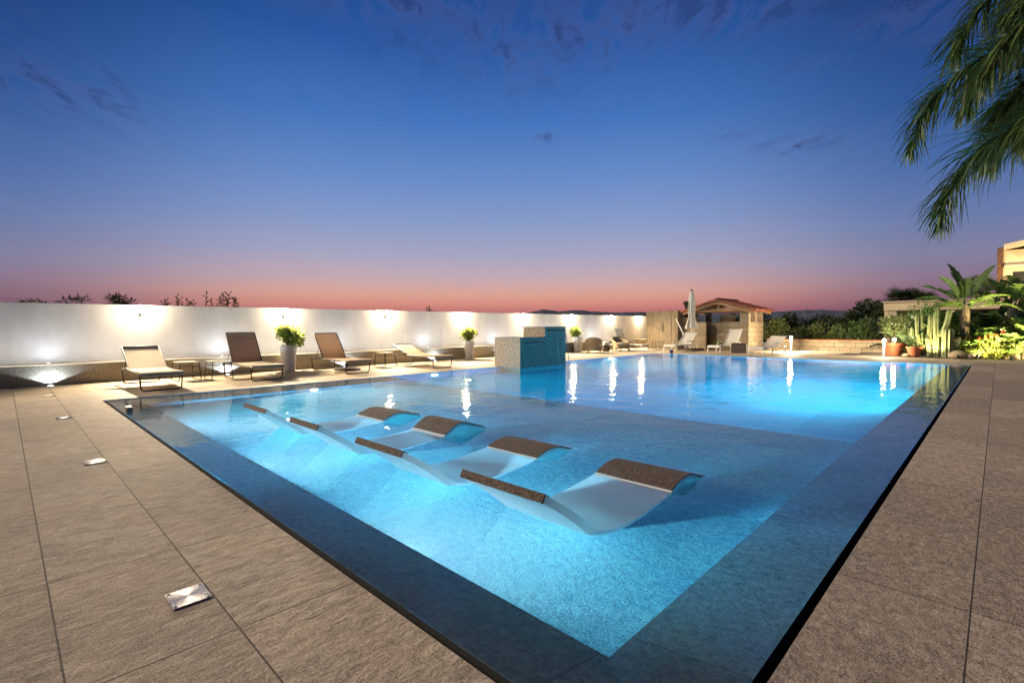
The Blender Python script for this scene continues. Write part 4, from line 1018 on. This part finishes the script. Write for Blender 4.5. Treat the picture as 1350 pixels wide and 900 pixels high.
# flowering shrub, rocks, grasses
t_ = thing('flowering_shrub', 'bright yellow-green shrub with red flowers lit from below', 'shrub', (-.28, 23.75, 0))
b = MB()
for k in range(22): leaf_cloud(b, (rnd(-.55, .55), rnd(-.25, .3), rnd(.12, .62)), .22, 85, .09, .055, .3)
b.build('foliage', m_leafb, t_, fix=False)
for (x, z) in ((-.05, .78), (.05, .80), (.18, .83), (.26, .80), (.38, .95), (.42, .92), (.1, .76), (-.2, .7)): 
    b = MB(); b.ico((x, rnd(-.15, .05), z), .045, 2, .35); b.build('flower', m_red, t_, fix=False)
for i, (x, y, r, lb) in enumerate(((-1.02, 23.35, .23, 'large pale rock lying at the bed edge beside the cactus'), (-.72, 23.4, .16, 'smaller pale rock between the large rock and the shrub'), (-2.42, 23.3, .10, 'small stone beside the rounder terracotta pot'))):
    tag(MB().ico((0, 0, r * .5), r, 3, .05, (1.25, .9, .75)).build('garden_rock', m_rock, None, smooth=True, loc=(x, y, 0)), lb, 'rock', 'rocks at the edge of the bed')
agave((.42, 23.6, 0), 'spiky strap-leaved plant at the far right of the bed', 30, .5, m_hedge)
hedge('low dark green shrub between the two terracotta pots', (-2.55, 23.95, .3), (.3, .25, .28), 450, m_leafd, .09, name='garden_shrub')
hedge('leafy shrub behind the trunk of the large paddle plant', (-.45, 24.7, .95), (.55, .4, .55), 1100, m_hedge, .13, name='garden_shrub')
hedge('broad dark shrub under the rounded paddle plant', (.55, 24.9, .75), (.6, .4, .6), 1000, m_leafd, .14, name='garden_shrub')
hedge('dense shrub in the bed behind the candelabra euphorbia', (-2.2, 25.2, .85), (.7, .4, .75), 1500, m_leafd, .12, name='garden_shrub')
hedge('low leafy ground shrub between cactus and large paddle plant trunk', (-1.1, 24.6, .5), (.5, .3, .45), 800, m_leaf, .14, name='garden_shrub')
# arching fern-like palm at the right edge
def frond(b, pts, ll, n, droop, wd, both=True, plume=False):
    path = smooth_path(pts, 8); m = len(path)
    b.tube(path, [.022 * (1 - .85 * i / (m - 1)) + .003 for i in range(m)], 5)
    for i in range(n):
        u = .06 + .94 * i / (n - 1); f = u * (m - 1); k = min(int(f), m - 2); p = path[k].lerp(path[k + 1], f - k); t = (path[k + 1] - path[k]).normalized()
        s = t.cross(Vector((0, 0, 1))); s = s.normalized() if s.length > .15 else Vector((1, 0, 0))
        L = ll * (math.sin(PI * (.18 + .78 * u)) ** .7) * rnd(.6, 1.2); dr = droop * rnd(.35, 1.5)
        for sg in ((-1, 1) if both else (1,)):
            an = rnd(-.75, .75) + (0 if sg > 0 else PI); nn = s.cross(t)
            if plume: an = rnd(0, 2 * PI)
            d = ((s * math.cos(an) + nn * math.sin(an)) * rnd(.75, 1.0) * (1 - .5 * u * u) + t * rnd(.4, .8) * (1 + .8 * u)).normalized(); q = p.copy(); prev = None; w = wd * rnd(.8, 1.2)
            for j in range(5):
                wj = w * (1 - (j / 4) ** 1.7) + .0015; sd = d.cross(Vector((.2, .3, 1))).normalized() * wj
                cur = (q - sd, q + sd)
                if prev: b.add([prev[0], prev[1], cur[1], cur[0]], [(0, 1, 2, 3)])
                prev = cur; q = q + d * L / 4; d = (d + Vector((rnd(-.07, .07), rnd(-.07, .07), -dr * rnd(.7, 1.2)))).normalized()
t_ = thing('arching_palm', 'young arching palm with fine leaflets at the right edge of the bed', 'palm', (.75, 24.2, 0)); b = MB()
for a, e, L in ((175, 45, 1.2), (195, 30, 1.1), (160, 25, 1.15), (210, 50, 1.0), (185, 12, 1.0), (150, 55, 1.0), (230, 25, .9), (90, 50, 1.0), (0, 40, 1.0), (-60, 40, 1.0)):
    h_ = Vector((math.cos(R(a)), math.sin(R(a)), 0)); frond(b, [(0, 0, .55), tuple(h_ * L * .5 + Vector((0, 0, .55 + L * .5 * math.tan(R(e)) * .7))), tuple(h_ * L + Vector((0, 0, .55 + L * math.tan(R(e)) * .45)))], .38, 34, .3, .012)
b.build('fronds', m_palm, t_, fix=False)
MB().tube([(0, 0, -.02), (0, 0, .56)], [.09, .06], 8).build('trunk', m_bark, t_, smooth=True)
def broadleaf(label, loc, h, n, size, m, name='broadleaf_plant'):
    t_ = thing(name, label, 'plant', loc); b = MB()
    for i in range(n):
        q = (i + .5) / n; az = rnd(0, 360); el = 20 + 62 * q + rnd(-8, 8)
        paddle_leaf(b, (rnd(-.06, .06), rnd(-.06, .06), h * rnd(.15, .6)), R(az), R(el), size * rnd(.45, .7), size * rnd(.7, 1.0), size * rnd(.24, .34), rnd(.6, 1.2), torn=False)
    b.build('leaves', m, t_, fix=False)
    MB().tube([(0, 0, -.03), (0, 0, h * .65)], [.06, .04], 7).build('stem', m_bark, t_, smooth=True)
broadleaf('leafy plant with large glossy leaves behind the candelabra euphorbia', (-2.05, 24.7, 0), 1.0, 16, .8, m_leaf)
broadleaf('tall broad-leaved plant filling the gap between column cactus and large paddle plant', (-1.32, 25.1, 0), 1.7, 20, .9, m_banana)
broadleaf('low plant with heart-shaped leaves at the foot of the large paddle plant', (-.72, 23.75, 0), .3, 14, .45, m_leaf)
broadleaf('broad-leaved plant just right of the large paddle plant trunk', (-.38, 24.35, 0), 1.0, 18, .75, m_banana)
broadleaf('tall broad-leaved plant in front of the low wing at the right, below the upper house', (-.05, 25.4, 0), 1.9, 22, .95, m_leaf)
broadleaf('glossy dark plant between the flowering shrub and the strap-leaved plant', (.18, 24.1, 0), .75, 16, .65, m_leaf)
broadleaf('wide-leaved plant at the right edge behind the strap-leaved plant', (.62, 24.3, 0), 1.1, 18, .8, m_banana)
broadleaf('tall leafy plant at the right edge under the lit facade', (.75, 25.3, 0), 2.0, 22, .95, m_banana)
broadleaf('leafy plant behind the large terracotta pot, in front of the wing pillar', (-2.9, 25.4, 0), 1.1, 16, .7, m_leafd)
# garden spotlights
def garden_spot(loc, aim, label, k, zh=.09):
    t_ = thing('garden_spotlight', label, 'spotlight', loc, 0, 'small spotlights hidden in the bed')
    d = Vector(aim).normalized(); MB().tube([(0, 0, 0), (0, 0, zh - .01)], .012, 6).build('spike', m_blk, t_)
    MB().tube([Vector((0, 0, zh)) - d * .05, Vector((0, 0, zh)) + d * .05], [.03, .038], 10).build('housing', m_blk, t_, smooth=True)
    lamp('SPOT', 'garden_lamp', t_, tuple(Vector((0, 0, zh)) + d * .07), aim, k, (1.0, .80, .36), .03, spot=110, blend=.6)
garden_spot((-.45, 23.15, 0), (.1, .8, .55), 'garden spotlight at the deck edge under the flowering shrub', 95)
garden_spot((.12, 24.2, 0), (-.02, .5, .9), 'added garden spotlight hidden behind the flowering shrub, aimed at the broad leaves', 300)  # this and the next four are added to lift dark foliage
garden_spot((-.52, 23.0, 0), (.30, .8, .65), 'added garden spotlight at the deck edge between rocks and flowering shrub', 300)
garden_spot((1.1, 23.1, 0), (-.42, .8, .6), 'added garden spotlight at the deck edge at the far right of the bed', 620)
garden_spot((.05, 24.0, 0), (.05, .75, .45), 'added garden spotlight on a tall stake behind the flowering shrub', 210, .95)
garden_spot((-1.85, 24.2, 0), (.25, .8, .35), 'added garden spotlight on a tall stake behind the candelabra euphorbia', 170, .9)
garden_spot((-1.0, 23.15, 0), (.05, .75, 1.0), 'garden spotlight at the deck edge aimed up at the large paddle plant', 700)
garden_spot((-1.75, 22.95, 0), (.15, .6, .9), 'garden spotlight at the deck edge in front of the cacti', 190)
garden_spot((.30, 22.9, 0), (.1, .75, 1.1), 'garden spotlight at the deck edge below the rounded paddle plant', 1000)

# ------------------------------------------------------------------ tall palm overhead, trunk right of the frame
t_ = thing('feather_palm', 'feather palm with drooping fronds hanging in at the upper right', 'palm tree', (1.55, 9.2, 0))
CR = Vector((1.55, 9.2, 4.75)); toL = lambda P: tuple(Vector(P) - Vector((1.55, 9.2, 0)))
fr = [[(1.4, 9.2, 4.75), (.75, 9.1, 5.55), (.1, 9.0, 5.62), (-.35, 8.95, 5.10), (-.46, 8.9, 4.75)],
      [(1.4, 9.2, 4.7), (.7, 9.0, 4.85), (.1, 8.9, 4.72), (-.40, 8.85, 4.50), (-.78, 8.8, 4.05), (-.90, 8.8, 3.55)],
      [(1.4, 9.2, 4.55), (.75, 9.1, 4.15), (.15, 9.0, 3.72), (-.25, 9.0, 3.45), (-.52, 9.0, 2.95), (-.60, 9.0, 2.55)],
      [(1.4, 9.2, 4.6), (.8, 9.5, 4.45), (.3, 9.7, 4.15), (-.05, 9.8, 3.8), (-.15, 9.85, 3.5)],
      [(1.4, 9.2, 4.7), (.9, 9.0, 5.2), (.35, 8.7, 5.2), (0, 8.5, 4.85)],
      [(1.4, 9.2, 4.65), (.9, 9.3, 4.7), (.4, 9.3, 4.5), (.05, 9.3, 4.15), (-.08, 9.3, 3.8)],
      [(1.4, 9.2, 4.72), (.8, 9.4, 5.15), (.2, 9.5, 5.05), (-.25, 9.6, 4.6), (-.38, 9.6, 4.2)],
      [(1.4, 9.2, 4.5), (.9, 8.9, 4.2), (.45, 8.8, 3.8), (.2, 8.8, 3.4)],
      [(1.4, 9.2, 4.8), (.9, 8.8, 5.0), (.4, 8.5, 4.9), (.0, 8.3, 4.5), (-.2, 8.2, 4.1)],
      [(1.4, 9.2, 4.6), (.8, 9.2, 4.45), (.3, 9.3, 4.15), (-.1, 9.3, 3.85)],
      [(1.6, 9.2, 4.7), (2.3, 9.2, 5.4), (3.2, 9.3, 4.9)], [(1.6, 9.3, 4.7), (1.9, 10.2, 5.4), (2.2, 11.2, 4.8)], [(1.6, 9.1, 4.7), (1.9, 8.4, 5.3), (2.2, 7.4, 4.7)], [(1.7, 9.2, 4.6), (2.4, 8.8, 4.6), (3.0, 8.4, 3.9)]]
for i, f in enumerate(fr):
    b = MB(); frond(b, [toL(p) for p in f], .74, 185 if i < 11 else 60, .36, .0085, plume=True); b.build('frond', m_palm, t_, fix=False)
MB().tube(smooth_path([(0, 0, -.02), (.02, 0, 1.5), (-.03, 0, 3.2), (-.05, 0, 4.75)], 4), [.20 - .005 * i for i in range(13)], 12).build('trunk', m_bark, t_, smooth=True)

# ------------------------------------------------------------------ plants beyond the wall
def beyond(name, label, y0_, y1_, kind, ztop):
    t_ = thing(name, label, 'plant' if kind else 'tree', (-17.0, (y0_ + y1_) / 2, 0), group='plants showing above the white wall'); b = MB(); w = (y1_ - y0_) / 2
    if kind == 0:
        for k in range(9):
            y = rnd(-w, w); z = ztop - .12 - rnd(0, .22) - .1 * abs(y) / w
            for s in range(26): leaf_quad(b, (rnd(-.3, .3), y + rnd(-.12, .12), z + rnd(-.03, .05)), (rnd(-.4, .4), rnd(-1, 1), rnd(-.2, .45)), (0, 0, 1), .16, .045)
            b.tube([(0, 0, ztop - 1.3), (0, y * .7, z - .2), (0, y, z)], .012, 4)
        MB().tube([(0, 0, -.05), (0, .02, ztop - .9)], [.07, .035], 7).build('trunk', m_bark, t_, smooth=True)
    else:
        for k in range(int(6 + w * 9)):
            y = rnd(-w, w); z = ztop - rnd(0, .25); x = rnd(-.3, .3); ty = y + rnd(-.12, .12)
            b.tube([(x, y, 0), (x, y, ztop - .5), (x, ty, z)], [.012, .009, .004], 4)
            for s in range(12): leaf_quad(b, (x, y + (ty - y) * s / 12, ztop - .55 + (z - ztop + .6) * s / 12), (rnd(-.4, .4), rnd(-1, 1), rnd(.1, .9)), (1, 0, 0), .12, .03)
    b.build('crown' if kind == 0 else 'stalks', m_leafd, t_, fix=False)
beyond('umbrella_tree', 'flat dark tree top above the wall at the photo left edge', .42, .86, 0, 2.02)
beyond('umbrella_tree', 'wider flat dark tree top above the wall, second from the left edge', 1.0, 1.75, 0, 2.08)
beyond('umbrella_tree', 'small dense dark tree top just left of the first wall lamp', 2.08, 2.42, 0, 2.20)
beyond('reed_clump', 'thin dark reed stalks above the wall, right of the first wall lamp', 3.2, 3.95, 1, 2.10)
beyond('reed_clump', 'taller dark reed stalks above the wall, left of the upright dark lounger', 4.1, 5.3, 1, 2.24)
beyond('reed_clump', 'tiny dark sprig above the wall, right of the third wall lamp', 12.4, 12.6, 1, 2.02)

# ------------------------------------------------------------------ render settings
SC.render.engine = 'CYCLES'
cy = SC.cycles
cy.use_denoising = True
try: cy.denoiser = 'OPENIMAGEDENOISE'
except Exception: pass
cy.max_bounces = 10; cy.transmission_bounces = 8; cy.diffuse_bounces = 4; cy.glossy_bounces = 4; cy.volume_bounces = 0; cy.transparent_max_bounces = 8
cy.sample_clamp_indirect = 4.0; cy.blur_glossy = .3
cy.caustics_refractive = True; cy.caustics_reflective = False
vs = SC.view_settings
vs.view_transform = 'Standard'; vs.look = 'None'; vs.exposure = 0.0; vs.gamma = 1.0
try: vs.use_curve_mapping = False
except Exception: pass
